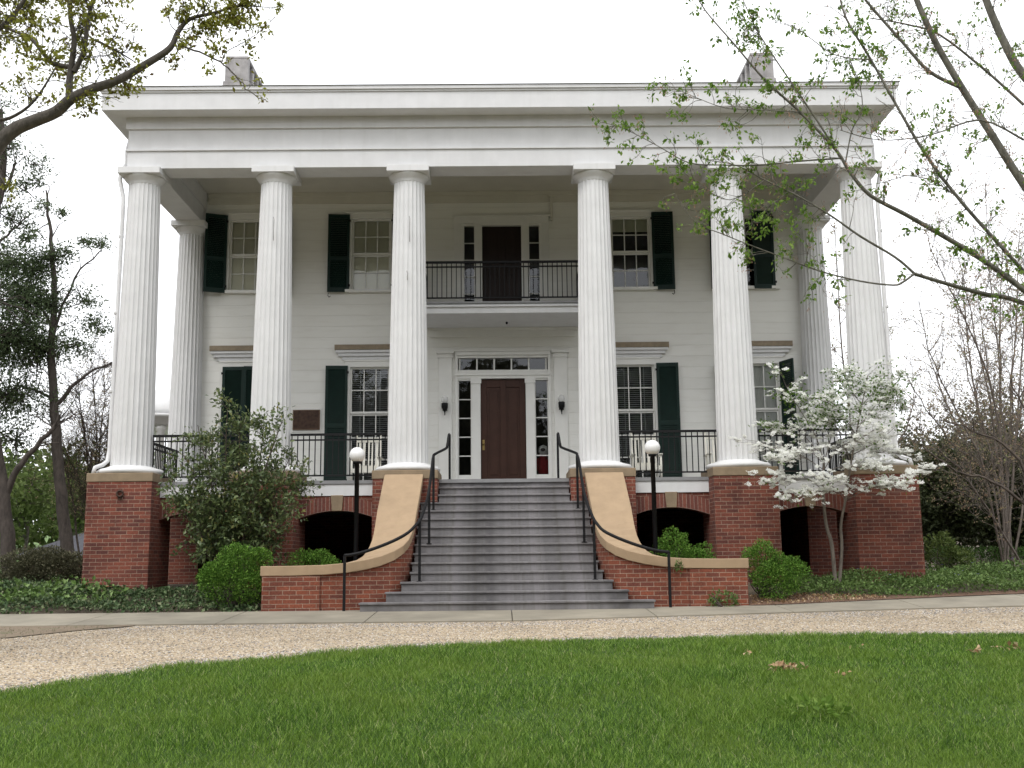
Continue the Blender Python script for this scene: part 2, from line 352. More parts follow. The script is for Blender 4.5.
class Tree:
    def __init__(s, seed): s.rng = np.random.default_rng(seed); s.b = {}; s.tips = []
    def line(s, P, rr):
        P = np.array(P); k = len(P); s.b.setdefault((k, 8 if rr[0] > .05 else 5 if rr[0] > .012 else 3), []).append((P, np.array(rr)))
    def spline(s, pts, sub=4):
        pts = np.array(pts, float); out = []; n = len(pts)
        for i in range(n - 1):
            p0, p1, p2, p3 = pts[max(i - 1, 0)], pts[i], pts[i + 1], pts[min(i + 2, n - 1)]
            for t in np.arange(sub) / sub:
                out.append(.5 * ((2 * p1) + (p2 - p0) * t + (2 * p0 - 5 * p1 + 4 * p2 - p3) * t * t + (3 * p1 - p0 - 3 * p2 + p3) * t ** 3))
        out.append(pts[-1]); return np.array(out)
    def limb(s, pts, r0, r1, sub=4, wob=.0):
        P = s.spline(pts, sub); 
        if wob: P[1:-1] += s.rng.normal(size=(len(P) - 2, 3)) * wob
        s.line(P, np.linspace(r0, r1, len(P))); return P
    def twig(s, p, d, L, r, lvl, k=5, wob=.22, grav=0., nch=3, ratio=.55, spread=.9, tipmin=.35, tipd=1, flat=1.):
        """recursive twigs; lvl 0 is the last"""
        d = unit(np.array(d, float)); P = [np.array(p, float)]; dd = d
        for i in range(k - 1):
            dd = unit((dd + s.rng.normal(size=3) * wob + np.array([0, 0, grav])) * np.array([1, 1, flat])); P.append(P[-1] + dd * L / (k - 1))
        s.line(P, np.linspace(r, max(r * .35, .0015), k))
        if lvl <= tipd - 1:
            for q in range(1, k):
                if q / (k - 1) >= tipmin: s.tips.append((P[q], unit(P[q] - P[q - 1])))
        if lvl > 0:
            for c in range(nch):
                t = s.rng.uniform(.25, 1) * (k - 1); i = min(int(t), k - 2); q = P[i] + (P[i + 1] - P[i]) * (t - i)
                nd = unit(unit(P[i + 1] - P[i]) + spread * unit(s.rng.normal(size=3)))
                s.twig(q, nd, L * ratio * s.rng.uniform(.7, 1.25), max(r * .55, .002), lvl - 1, k, wob, grav, nch, ratio, spread, tipmin, tipd, flat)
    def along(s, P, n, L, r, lvl, t0=.2, bias=(0, 0, .2), fwd=.6, **kw):
        P = np.array(P); seg = np.linalg.norm(np.diff(P, axis=0), axis=1); cum = np.r_[0, np.cumsum(seg)]
        for t in np.sort(s.rng.uniform(t0, 1, n)):
            d = t * cum[-1]; i = min(np.searchsorted(cum, d) - 1, len(P) - 2); i = max(i, 0); q = P[i] + (P[i + 1] - P[i]) * ((d - cum[i]) / (seg[i] + 1e-9))
            dr = unit(unit(P[i + 1] - P[i]) * fwd + unit(s.rng.normal(size=3)) * .8 + np.array(bias))
            s.twig(q, dr, L * s.rng.uniform(.6, 1.3) * (1.15 - .5 * t), r, lvl, **kw)
    def wood(s, name, mat, parent):
        q = QM()
        for (k, n), lst in s.b.items():
            P = np.array([a for a, _ in lst]); rr = np.array([b for _, b in lst]); V, F = tubes_np(P, rr, n); V = V.reshape(-1, 3)
            q.mesh(V, F, np.zeros(len(V)))
        return q.build(name, mat, parent, smooth=True)
    def onward(s, P, r, L, lean=(0, 0, .5), n=10):
        """carry a limb on past its last point, thinning out into twigs"""
        d = unit(unit(P[-1] - P[-3]) + np.array(lean)); Q = s.limb([P[-1], P[-1] + d * L * .5 + s.rng.normal(size=3) * .08 * L, P[-1] + d * L + s.rng.normal(size=3) * .12 * L], r, .006)
        s.along(Q, n, .8, r * .3, 1, t0=.1, k=5, nch=3, spread=.85, tipmin=.4); return Q
    def tipc(s): return np.array([a for a, _ in s.tips]), np.array([b for _, b in s.tips])
def clusters(C, per, rad, rng):
    k = len(C); P = np.repeat(C, per, 0) + rng.normal(size=(k * per, 3)) * rad; return P

# ------------------------------------------------------------------ terrain
ZP = [(-400, -6), (-40, -1.3), (-21.3, -.95), (-17, -.75), (-14, -.55), (-11.5, -.3), (-9, -.17), (-5.2, -.10), (-3.3, 0), (-.7, .36), (3, .42), (40, .42), (70, 2.2), (120, 5), (700, 12)]
ZPy = np.array([a for a, _ in ZP]); ZPz = np.array([b for _, b in ZP])
def gz(y): return np.interp(y, ZPy, ZPz)
def sheet(name, mat, rows, xs_of, off, label=None, kind='structure', nx=12):
    m = MB(); P = []; F = []
    for y in rows:
        xa, xb = xs_of(y)
        for i in range(nx + 1): P.append((xa + (xb - xa) * i / nx, y, float(gz(y)) + off))
    k = nx + 1
    for j in range(len(rows) - 1):
        for i in range(nx): F.append((j * k + i, j * k + i + 1, (j + 1) * k + i + 1, (j + 1) * k + i))
    m.add(P, F, smooth=True); o = m.build(name, mat); tag(o, label, None, None, kind); return o
sheet('ground', 'soil', list(ZPy), lambda y: (-400, 400), -.012, 'bare soil and leaf litter under the planting beds', nx=2)
sheet('far_lawn', 'meadow', [12, 20, 40, 70, 120, 300], lambda y: (-300, -13), .01, 'distant grass rising left behind the house', nx=2)
EDGE = [(-30, -17), (-12, -15.2), (-8, -13.6), (-5.6, -12.6), (-4.45, -11.55), (-4.08, -11.1), (-3.48, -10.28), (-2.74, -9.78), (-1.92, -9.31), (-1.19, -8.95), (.07, -8.49), (1.6, -8.16), (3.09, -8.1), (5.15, -8.0), (7, -8.25), (12, -8.8), (30, -12)]
EX = np.array([a for a, _ in EDGE]); EY = np.array([b for _, b in EDGE])
def edge(x): return np.interp(x, EX, EY)
yF = lambda x: float(np.interp(x, [-30, .3, 2.7, 5.6, 8.4, 30], [-4.98, -5.0, -4.56, -4.02, -3.62, -1.0]))
yB = lambda x: float(np.interp(x, [-30, 4.2, 8.4, 30], [-3.12, -3.12, -2.35, .3]))
# gravel drive and lawn as sheets that share the terrain's profile
def strip(name, mat, xs, ylo, yhi, off, label, ny=90):
    m = MB(); P = []; F = []
    for x in xs:
        a, b = ylo(x), yhi(x)
        brk = sorted(set([a, b] + [y for y in ZPy if a < y < b])); ys = np.linspace(a, b, ny + 1)
        for y in ys: P.append((x, y, float(gz(y)) + off))
    k = ny + 1
    for i in range(len(xs) - 1):
        for j in range(ny): F.append((i * k + j, (i + 1) * k + j, (i + 1) * k + j + 1, i * k + j + 1))
    m.add(P, F, smooth=True); return tag(m.build(name, mat), label, None, None, 'structure')
XS = np.unique(np.r_[np.linspace(-30, 30, 61), EX])
strip('gravel_drive', 'gravel', XS, lambda x: edge(x) - .25, lambda x: yF(x) + .06, .008, 'tan and grey gravel drive curving past the steps')
strip('lawn', 'turf', XS, lambda x: -22., lambda x: edge(x), .010, 'mown green lawn in front of the gravel drive')
strip('verge', 'dirt', np.array([-14, -12, -10, -8, -7, -6.5, -6, -5.5]), lambda x: np.interp(x, [-14, -8, -6.5, -6.2, -5.5], [-9.5, -8.0, -6.9, -6.0, -5.1]), lambda x: -4.95, .02, 'worn wedge of dirt and thin grass beside the sidewalk')
m = MB(); xj = -28.5
while xj < 30:
    P = []
    for x in (xj + .007, xj + 2.193): P.append(((x, yF(x)), (x, yB(x))))
    (a, b), (c, d) = P; zt = lambda q, o: float(gz(q[1])) + o
    m.add([(*a, -.3), (*c, -.3), (*c, zt(c, .030)), (*a, zt(a, .030)), (*b, -.3), (*d, -.3), (*d, zt(d, .008)), (*b, zt(b, .008))],
          [(0, 1, 2, 3), (3, 2, 6, 7), (4, 7, 6, 5), (0, 3, 7, 4), (1, 5, 6, 2)]); xj += 2.2
tag(m.build('sidewalk', 'concrete', bevel=.006), 'pale concrete sidewalk in slabs at the foot of the steps', None, None, 'structure')
m = MB(); P = []; xs = np.linspace(4.08, 14, 21)
for x in xs: P += [(x, yB(x) - .02, float(gz(yB(x) - .02)) + .02), (x, max(yB(x) + .3, -2.2), float(gz(max(yB(x) + .3, -2.2))) + .02)]
m.add(P, [(2 * k, 2 * k + 2, 2 * k + 3, 2 * k + 1) for k in range(20)]); tag(m.build('mulch', 'mulch'), 'reddish bark mulch at the edge of the right bed', None, None, 'structure')

# ------------------------------------------------------------------ the mansion
W = 3.56; FL = 2.42; FB = 2.475
CXS = [-7.39, -4.66, -1.91, 1.91, 4.67, 7.39]
house = root('mansion', (0, 3.5, .4), 'white columned two storey mansion with green shutters on a red brick basement', 'house')
def cut_wall(m, x0, x1, z0, z1, holes, y0, y1):
    xs = sorted({x0, x1, *[h[0] for h in holes], *[h[1] for h in holes]}); zs = sorted({z0, z1, *[h[2] for h in holes], *[h[3] for h in holes]})
    for i in range(len(xs) - 1):
        run = None
        for j in range(len(zs)):
            hit = j == len(zs) - 1 or any(h[0] < (xs[i] + xs[i + 1]) / 2 < h[1] and h[2] < (zs[j] + zs[j + 1]) / 2 < h[3] for h in holes)
            if hit:
                if run is not None: m.box(xs[i], xs[i + 1], y0, y1, run, zs[j])
                run = None
            elif run is None: run = zs[j]
WX = [-6.06, -3.13, 3.10, 6.02]; WW = .93
holes = []
for x in WX: holes += [(x - WW / 2, x + WW / 2, 2.62, 5.37), (x - WW / 2, x + WW / 2, 7.24, 9.0)]
holes += [(-1.10, 1.10, FL, 5.62), (-.98, .98, 6.52, 8.86)]
m = MB(); cut_wall(m, -7.3, 7.3, FL - .3, 9.85, holes, W, W + .22)
m.build('front_wall', 'boards', house)
m = MB(); m.box(-7.3, -7.08, W + .22, 14, FL - .3, 9.85); m.box(7.08, 7.3, W + .22, 14, FL - .3, 9.85); m.box(-7.08, 7.08, 13.78, 14, FL - .3, 9.85); m.build('rear_wall', 'boards', house)
m = MB(); m.box(-7.25, 7.25, 8.0, 13.9, .2, FL - .3); m.box(-7.25, -7.0, W + .5, 8.0, .2, FL - .3); m.box(7.0, 7.25, W + .5, 8.0, .2, FL - .3); m.build('basement_wall', 'brick', house)
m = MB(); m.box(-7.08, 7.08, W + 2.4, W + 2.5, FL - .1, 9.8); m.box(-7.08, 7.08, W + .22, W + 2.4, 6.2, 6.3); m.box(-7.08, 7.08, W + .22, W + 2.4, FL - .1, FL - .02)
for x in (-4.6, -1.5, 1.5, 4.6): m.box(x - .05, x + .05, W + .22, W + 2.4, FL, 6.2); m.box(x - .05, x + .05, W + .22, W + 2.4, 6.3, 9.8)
m.build('shade_partition', 'dark', house)  # added inner walls and floors, coloured dark so the windows look black
# porch floor, fascia, ceiling
m = MB(); m.box(-7.6, 7.6, -.15, W, FL - .07, FL)
m.build('porch_floor', 'floor', house)
for i in (0, 1, 3, 4): m = MB(); m.box(CXS[i] + .63, CXS[i + 1] - .63, -.13, -.07, FL - .30, FL - .072); m.build('porch_fascia', 'trim', house)
m = MB(); m.box(-7.1, 7.1, .29, W, 9.66, 9.75); m.build('porch_ceiling', 'cream', house)
m = MB(); m.box(-7.05, 7.05, W - .07, W, 9.56, 9.655); m.box(-7.05, 7.05, W - .04, W, 9.38, 9.56); m.build('ceiling_moulding', 'cream', house)
# entablature: beams in front and at the sides, with mouldings
m = MB(); E = 7.68
def ring_band(m, o, z0, z1, depth):
    """a U of boxes round the portico whose outer face stands o outside the beam line"""
    m.box(-E - o, E + o, -.29 - o, -.29 - o + depth, z0, z1)
    for s in (-1, 1):
        a, b = sorted((s * (E + o), s * (E + o - depth))); m.box(a, b, -.29 - o + depth, 14.2 + o, z0, z1)
ring_band(m, 0, 8.84, 9.21, .58); ring_band(m, .035, 9.21, 9.255, .6); ring_band(m, -.004, 9.255, 9.70, .58)
m.build('entablature', 'trim', house, bevel=.004)
m = MB(); ring_band(m, .045, 9.68, 9.93, .3)
pass
ring_band(m, .42, 9.93, 10.29, .9); ring_band(m, .445, 10.29, 10.33, .5); ring_band(m, .475, 10.33, 10.41, .5)
m.build('cornice', 'trim', house, bevel=.006)
m = MB(); q = .5
a = [(-E - q, -.29 - q, 10.412), (E + q, -.29 - q, 10.412), (E + q, 14.7, 10.412), (-E - q, 14.7, 10.412)]
t = [(-4, 5.5, 11.5), (4, 5.5, 11.5), (4, 8.5, 11.5), (-4, 8.5, 11.5)]
m.add(a + t, [(0, 1, 5, 4), (1, 2, 6, 5), (2, 3, 7, 6), (3, 0, 4, 7), (4, 5, 6, 7), (3, 2, 1, 0)]); m.build('roof', 'roof', house)
for s in (-1, 1):                                                   # chimneys, with flue holes through the inner and outer sides
    cx = s * 6.80; m = MB(); y0 = 4.6
    lo = [(cx - .40, y0), (cx + .40, y0), (cx + .40, y0 + 1.9), (cx - .40, y0 + 1.9)]
    m.add([(x, y, 10.45) for x, y in lo] + [(cx + (x - cx) * .86, y + .06 * (1 if y < y0 + .5 else -1), 13.05) for x, y in lo], [(0, 1, 5, 4), (1, 2, 6, 5), (2, 3, 7, 6), (3, 0, 4, 7), (4, 5, 6, 7), (3, 2, 1, 0)])
    for k in range(4): yy = y0 + .1 + k * .52; m.box(cx - .30, cx + .30, yy, yy + .16, 13.05, 13.72)
    m.box(cx - .30, cx + .30, y0 + .1, y0 + 1.82, 13.72, 13.80); m.box(cx - .1, cx + .1, y0 + .26, y0 + 1.66, 13.05, 13.72)
    m.box(cx - .335, cx + .335, y0 + .06, y0 + 1.86, 13.0, 13.1)
    m.build('chimney', 'stucco_grey', house, bevel=.02)
# columns on brick piers
NF = 24; PF = 8
def flute(k, n): t = (k % PF) / PF; return 1 - .058 * math.sin(math.pi * t) ** .65
def column(cx, cy, f=1.):
    R0, R1, zb, zt = .405 * f, .315 * f, FB + .25, 8.575; m = MB(); prof = []
    for i in range(9):
        t = i / 8; r = R0 + (R1 - R0) * (t ** 1.25); prof.append((r, zb + (zt - .015 - zb) * t))
    m.lathe(cx, cy, prof, NF * PF, flute, smooth=False); c = m.build('column', 'white', house)
    m = MB(); m.lathe(cx, cy, [(.56, FB + .095), (.62, FB + .10), (.645, FB + .135), (.64, FB + .165), (.60, FB + .20), (.53, FB + .215), (.47, FB + .235), (.435, FB + .25), (.41, FB + .262)], 48); m.build('base', 'white', c)
    m = MB(); m.lathe(cx, cy, [(r * f, zt + z) for r, z in ((.29, -.05), (.312, -.035), (.318, -.02), (.322, .01), (.345, .035), (.39, .08), (.415, .115), (.412, .13))], 48)
    a = .43 * f; m.box(cx - a, cx + a, cy - a, cy + a, zt + .131, zt + .262); m.build('capital', 'white', c, bevel=.005)
def pier(cx, cy, h=.625):
    m = MB(); m.box(cx - h, cx + h, cy - h, cy + h, 0, FB - .075); p = m.build('pier', 'brick', house, bevel=.008)
    m = MB(); m.box(cx - h - .012, cx + h + .012, cy - h - .012, cy + h + .012, FB - .075, FB + .095); m.build('pier_cap', 'sand', p, bevel=.012); return p
for x in CXS: column(x, 0); p = pier(x, 0); 
pl_ = None
for x in (-7.39, 7.39): column(x, 3.42, .92); pier(x, 3.42, .6)
# iron tie ring on the left corner pier
m = MB(); a = np.linspace(0, 2 * np.pi, 17); m.tube([(-7.36 + .058 * math.cos(t), -.655, 2.17 + .058 * math.sin(t)) for t in a], .020, 6, (0, 1, 0)); m.box(-7.40, -7.32, -.65, -.628, 2.07, 2.13)
m.build('tie_ring', 'rust', house)
# arches between the piers
for i in (0, 1, 3, 4):
    xa, xb = CXS[i] + .625, CXS[i + 1] - .625; xc = (xa + xb) / 2; hw = (xb - xa) / 2
    zsp, zcr, K = 1.68, 1.83, 16; m = MB(); uvs = []; P = []; F = []; U = []
    def arc(t, d): # t -1..1, d 0..1 outward
        x = xc + t * hw; z = zsp + (zcr - zsp) * (1 - t * t); return (x + t * .05 * d * 0, z + .28 * d)
    for k in range(K):
        t0, t1 = -1 + 2 * k / K, -1 + 2 * (k + 1) / K; q = [arc(t0, 0), arc(t1, 0), arc(t1, 1), arc(t0, 1)]
        for y, dr in ((-.115, 1), (.2, -1)):
            pts = [(x, y, z) for x, z in q]; P += pts if dr == 1 else pts[::-1]; n = len(P) - 4; F.append((n, n + 1, n + 2, n + 3))
            uu = [(0, t0 * hw), (0, t1 * hw), (.28, t1 * hw), (.28, t0 * hw)]; U.append(uu if dr == 1 else uu[::-1])
        pts = [(q[0][0], -.115, q[0][1]), (q[0][0], .2, q[0][1]), (q[1][0], .2, q[1][1]), (q[1][0], -.115, q[1][1])]; P += pts; n = len(P) - 4; F.append((n, n + 1, n + 2, n + 3)); U.append([(0, t0 * hw), (.3, t0 * hw), (.3, t1 * hw), (0, t1 * hw)])
    m.add(P, F, U); ar = m.build('arch', 'voussoir', house)
    m = MB(); P = []; F = []
    for k in range(K):
        t0, t1 = -1 + 2 * k / K, -1 + 2 * (k + 1) / K; (x0, z0), (x1, z1) = arc(t0, 1), arc(t1, 1)
        if min(z0, z1) < FL - .1: P += [(x0, -.105, z0), (x1, -.105, z1), (x1, -.105, FL - .0452), (x0, -.105, FL - .0452)]; n = len(P) - 4; F.append((n, n + 1, n + 2, n + 3))
    m.add(P, F); m.build('spandrel', 'brick', ar)
    m = MB(); m.prism([(xc - .10, -.15, zcr - .01), (xc + .10, -.15, zcr - .01), (xc + .125, -.15, zcr + .30), (xc - .125, -.15, zcr + .30)], (0, .2, 0)); m.build('keystone', 'sand', ar, bevel=.01)
for s in (-1, 1): a, b = sorted((s * 7.25, s * 7.15)); m = MB(); m.box(a, b, .64, 2.80, FL - .30, FL - .072); m.build('porch_fascia', 'trim', house)
# windows
def window(cx, z0, z1, rows_top, rows_bot, fill):
    x0, x1 = cx - WW / 2, cx + WW / 2; m = MB(); yf = W - .05
    m.box(x0 - .12, x0 + .004, yf, W + .1, z0, z1 - .004); m.box(x1 - .004, x1 + .12, yf, W + .1, z0, z1 - .004); m.box(x0 - .12, x1 + .12, yf, W + .1, z1 - .004, z1 + .13); m.box(x0 - .14, x1 + .14, yf - .02, W, z1 + .13, z1 + .165)
    zm = z0 + (z1 - z0) * rows_bot / (rows_top + rows_bot)
    for (a, b, n, y) in ((z0, zm, rows_bot, W + .075), (zm, z1, rows_top, W + .035)):
        t = .045; m.box(x0, x0 + t, y, y + .035, a, b); m.box(x1 - t, x1, y, y + .035, a, b); m.box(x0 + t, x1 - t, y, y + .035, a, a + t); m.box(x0 + t, x1 - t, y, y + .035, b - t, b)
        for k in (1, 2): xx = x0 + t + (x1 - x0 - 2 * t) * k / 3; m.box(xx - .011, xx + .011, y + .004, y + .03, a + t, b - t)
        for k in range(1, n): zz = a + t + (b - a - 2 * t) * k / n; m.box(x0 + t, x1 - t, y + .006, y + .028, zz - .011, zz + .011)
    wn = m.build('window', 'casing', house)
    m = MB(); m.box(x0 - .14, x1 + .14, yf - .05, W + .1, z0 - .07, z0 - .002); m.build('sill', 'casing', wn)
    for a, b, y in ((z0 + .02, zm, W + .093), (zm, z1 - .02, W + .053)): m = MB(); m.add([(x0 + .02, y, a), (x1 - .02, y, a), (x1 - .02, y, b), (x0 + .02, y, b)], [(0, 1, 2, 3)]); m.build('pane', 'glass', wn)
    m = MB(); yb = W + .125
    if fill == 'blind':
        z = z0 + .02
        while z < z1 - .02: m.add([(x0 + .02, yb - .014, z), (x1 - .02, yb - .014, z), (x1 - .02, yb + .014, z + .024), (x0 + .02, yb + .014, z + .024)], [(0, 1, 2, 3)]); z += .047
        for k in (.25, .75): xx = x0 + (x1 - x0) * k; m.box(xx - .008, xx + .008, yb - .02, yb - .017, z0 + .02, z1)
        m.build('blind', 'blind', wn)
    elif fill in ('shade', 'curtain', 'shade_low'):
        za = {'shade': z0 + .02, 'curtain': z0, 'shade_low': z1 - .34}[fill]; P = []; F = []; n = 24
        for k in range(n + 1): xx = x0 + .01 + (x1 - x0 - .02) * k / n; dy = .012 * math.sin(k * 1.9) * (fill == 'curtain'); P += [(xx, yb + dy, za), (xx, yb + dy, z1)]
        F = [(2 * k, 2 * k + 2, 2 * k + 3, 2 * k + 1) for k in range(n)]; m.add(P, F, smooth=True); m.build('curtain' if fill == 'curtain' else 'roller_shade', 'curtain' if fill == 'curtain' else 'shade', wn)
for x, lowfill, upfill in zip(WX, ('blind', 'blind', 'blind', 'curtain'), ('shade', 'shade', 'shade_low', 'dark')):
    window(x, 2.62, 5.37, 2, 3, lowfill); window(x, 7.24, 9.0, 2, 2, upfill)
for x in WX:                                                        # lintels over the lower windows
    m = MB(); m.box(x - .66, x + .66, W - .045, W, 5.54, 5.62); m.box(x - .74, x + .74, W - .09, W, 5.62, 5.70); m.box(x - .80, x + .80, W - .13, W, 5.70, 5.765); lt = m.build('lintel', 'trim', house, bevel=.006)
    m = MB(); m.box(x - .82, x + .82, W - .15, W, 5.766, 5.885); m.build('lintel_flashing', 'lintel', lt)
def shutter(hx, s, z0, z1, wd, ang, split):
    """hinged at x = hx, opening towards s; ang 0 lies flat on the wall, 180 covers the window"""
    m = MB(); ca, sa = math.cos(R(ang)), math.sin(R(ang)); hy = W - .075
    m.T = lambda p: (hx + s * (p[0] * ca + p[1] * sa), hy - p[0] * sa + p[1] * ca, p[2])
    st = .062; m.box(0, st, -.02, .02, z0, z1); m.box(wd - st, wd, -.02, .02, z0, z1)
    zs = [z0, z0 + (z1 - z0) * split, z1]
    m.box(st, wd - st, -.018, .018, z0, z0 + .11); m.box(st, wd - st, -.018, .018, z1 - .085, z1); m.box(st, wd - st, -.018, .018, zs[1] - .05, zs[1] + .05)
    for a, b in ((z0 + .11, zs[1] - .05), (zs[1] + .05, z1 - .085)):
        z = a
        while z < b: m.add([(st, -.015, z), (wd - st, -.015, z), (wd - st, .012, z + .052), (st, .012, z + .052)], [(0, 1, 2, 3)]); z += .045
    o = m.build('shutter', 'shutter', house)
    ex = hx + s * wd * ca
    if ang < 20:
        m = MB(); m.tube([(ex - s * .03, hy - .03, z0 - .02), (ex - s * .02, hy - .04, z0 - .09), (ex - s * .05, hy - .045, z0 - .13), (ex - s * .08, hy - .04, z0 - .10)], .010, 6); m.build('holdback', 'iron', o)
    for z in (z0 + .16, z1 - .16): m = MB(); m.box(hx - .025, hx + .025, hy - .035, hy - .02, z - .025, z + .025); m.build('hinge', 'iron', o)
SH = .515; lw = WW / 2 + .045
for i, x in enumerate(WX):
    for s in (-1, 1):
        up, lo = 4, 4
        if (i, s) == (0, -1): up, lo = 22, 178
        if (i, s) == (0, 1): lo = 172
        if (i, s) == (3, 1): up, lo = 176, 70
        shutter(x + s * lw, s, 7.17, 9.09, SH, up, .43); shutter(x + s * lw, s, FL + .12, 5.39, SH, lo, .5)
# front door with sidelights and transom
m = MB(); y0, y1 = W - .03, W + .12
for s in (-1, 1):
    a, b = sorted((s * .53, s * .74)); m.box(a, b, W - .07, y1, FL, 5.06); m.box(a - .02, b + .02, W - .09, W - .07, 4.94, 5.06)
    a, b = sorted((s * 1.06, s * 1.12)); m.box(a, b, W - .06, y1, FL, 5.62)
    a, b = sorted((s * .74, s * 1.06)); m.box(a, b, y0, y1, FL, 2.80)
    m.box(a, b, y0, y1, 5.02, 5.06)
    for k in range(1, 5): z = 2.80 + 2.22 * k / 5; m.box(a, b, W + .02, W + .06, z - .012, z + .012)
    m.box(a, a + .022, W + .01, W + .07, 2.80, 5.02); m.box(b - .022, b, W + .01, W + .07, 2.80, 5.02)
m.box(-1.06, 1.06, W - .06, y1, 5.06, 5.16); m.box(-1.13, 1.13, W - .09, W - .06, 5.13, 5.18); m.box(-1.06, 1.06, y0, y1, 5.16, 5.27); m.box(-1.06, 1.06, y0, y1, 5.56, 5.62); m.box(-1.12, 1.12, W - .075, W, 5.62, 5.70)
for k in range(6): x = -1.02 + 2.04 * k / 5; m.box(x - .018, x + .018, W + .02, W + .06, 5.27, 5.56)
ds = m.build('door_surround', 'casing', house, bevel=.004)
for xa, xb, za, zb in ((-1.06, -.74, 2.8, 5.02), (.74, 1.06, 2.8, 5.02), (-1.04, 1.04, 5.27, 5.56)): m = MB(); m.add([(xa, W + .045, za), (xb, W + .045, za), (xb, W + .045, zb), (xa, W + .045, zb)], [(0, 1, 2, 3)]); m.build('pane', 'glass', ds)
for s in (-1, 1):
    m = MB(); a, b = sorted((s * 1.20, s * 1.51)); m.box(a, b, W - .06, W, FL, 5.62); m.box(a - .03, b + .03, W - .08, W, FL, FL + .2); m.box(a - .025, b + .025, W - .085, W, 5.56, 5.62); m.box(a - .05, b + .05, W - .11, W, 5.66, 5.74)
    m.box(a - .01, b + .01, W - .07, W, 5.62, 5.66); m.build('pilaster', 'casing', house, bevel=.005)
m = MB(); m.box(-1.15, 1.15, W - .05, W, 5.71, 5.78); m.build('door_hood', 'casing', house)
m = MB(); yd = W + .02; m.box(-.525, .525, yd + .025, yd + .06, FL + .01, 5.055)
for a, b in ((-.525, -.385), (-.07, .07), (.385, .525)): m.box(a, b, yd, yd + .025, FL + .01, 5.055)
for a, b in ((FL + .01, FL + .30), (4.86, 5.055)):
    for c, d in ((-.385, -.07), (.07, .385)): m.box(c, d, yd + .001, yd + .025, a, b)
for c in (-.2275, .2275): m.box(c - .10, c + .10, yd + .012, yd + .025, FL + .38, 4.78)
dr = m.build('front_door', 'door', house, bevel=.006)
m = MB(); m.lathe(0, 0, [(.0, 0), (.028, .004), (.032, .02), (.02, .035), (.012, .05)], 12); m.T = None
kv = MB(); kv.add([(-.465 + v[0], yd - .05 + v[2], 3.52 + v[1]) for v in m.v], [f for f in m.f], smooth=True); kv.build('door_knob', 'brass', dr); kv = MB(); kv.box(-.49, -.44, yd - .006, yd, 3.38, 3.62); kv.build('lock_plate', 'brass', dr)
# upper door
m = MB()
for s in (-1, 1):
    a, b = sorted((s * .47, s * .66)); m.box(a, b, W - .05, W + .1, 6.52, 8.86); a, b = sorted((s * .90, s * .98)); m.box(a, b, W - .04, W + .1, 6.52, 8.86); a, b = sorted((s * .66, s * .9)); m.box(a, b, W - .02, W + .1, 6.52, 6.7); m.box(a, b, W - .02, W + .1, 8.80, 8.86)
    for k in range(1, 5): z = 6.70 + 2.10 * k / 5; m.box(a, b, W + .02, W + .06, z - .011, z + .011)
    a, b = sorted((s * .98, s * 1.14)); m.box(a, b, W - .045, W, 6.52, 8.86)
m.box(-.47, .47, W - .05, W + .1, 8.80, 8.86); m.box(-1.14, 1.14, W - .055, W, 8.86, 9.02); m.box(-1.18, 1.18, W - .075, W, 9.02, 9.06)
us = m.build('door_surround', 'casing', house, bevel=.004)
for xa, xb in ((-.9, -.66), (.66, .9)): m = MB(); m.add([(xa, W + .045, 6.7), (xb, W + .045, 6.7), (xb, W + .045, 8.8), (xa, W + .045, 8.8)], [(0, 1, 2, 3)]); m.build('pane', 'glass', us)
m = MB(); m.box(-.47, .47, W + .05, W + .09, 6.52, 8.80)
for c in (-.21, .21): m.box(c - .12, c + .12, W + .035, W + .05, 6.75, 7.45); m.box(c - .12, c + .12, W + .035, W + .05, 7.6, 8.65)
m.build('balcony_door', 'door_dark', house, bevel=.006)
m = MB(); m.box(1.18, 1.24, W - .08, W - .02, 8.92, 9.52); m.box(1.14, 1.28, W - .1, W, 9.5, 9.56); m.build('downpipe', 'cream', house)
# railings (parts of the house): posts, rails and square balusters
def railing(p, q, z, parent, h=.945, posts=(True, True), gap=.116):
    p = np.array(p, float); q = np.array(q, float); L = np.linalg.norm(q - p); d = (q - p) / L; nrm = np.array([-d[1], d[0]]); m = MB()
    def bar(s0, s1, w, z0, z1):
        a, b = p + d * s0, p + d * s1; P = [a - nrm * w, b - nrm * w, b + nrm * w, a + nrm * w]
        m.add([(*c, z0) for c in P] + [(*c, z1) for c in P], [(3, 2, 1, 0), (4, 5, 6, 7), (0, 1, 5, 4), (1, 2, 6, 5), (2, 3, 7, 6), (3, 0, 4, 7)])
    bar(0, L, .026, z + h - .045, z + h); bar(0, L, .014, z + h - .145, z + h - .115); bar(0, L, .016, z + .09, z + .12)
    n = int(L / gap)
    for k in range(n + 1):
        s = (L - n * gap) / 2 + k * gap; bar(s - .0095, s + .0095, .0095, z + .12, z + h - .04)
    for f, s in zip(posts, (0.0, L)):
        if f: bar(s - .018, s + .018, .018, z, z + h + .01)
    return m.build('railing', 'iron', parent)
for i in (0, 1, 3, 4): railing((CXS[i] + .42, -.05), (CXS[i + 1] - .42, -.05), FL, house, posts=(False, False))
for s in (-1, 1): railing((s * 7.38, .45), (s * 7.38, 2.95), FL, house, posts=(False, False))
m = MB(); m.box(-1.85, 1.85, 2.0, W, 6.28, 6.50); m.box(-1.9, 1.9, 1.95, W, 6.42, 6.46); bal = m.build('balcony', 'trim', house, bevel=.004)
m = MB(); m.box(-1.86, 1.86, 1.96, W, 6.50, 6.54); m.build('balcony_floor', 'floor', bal)
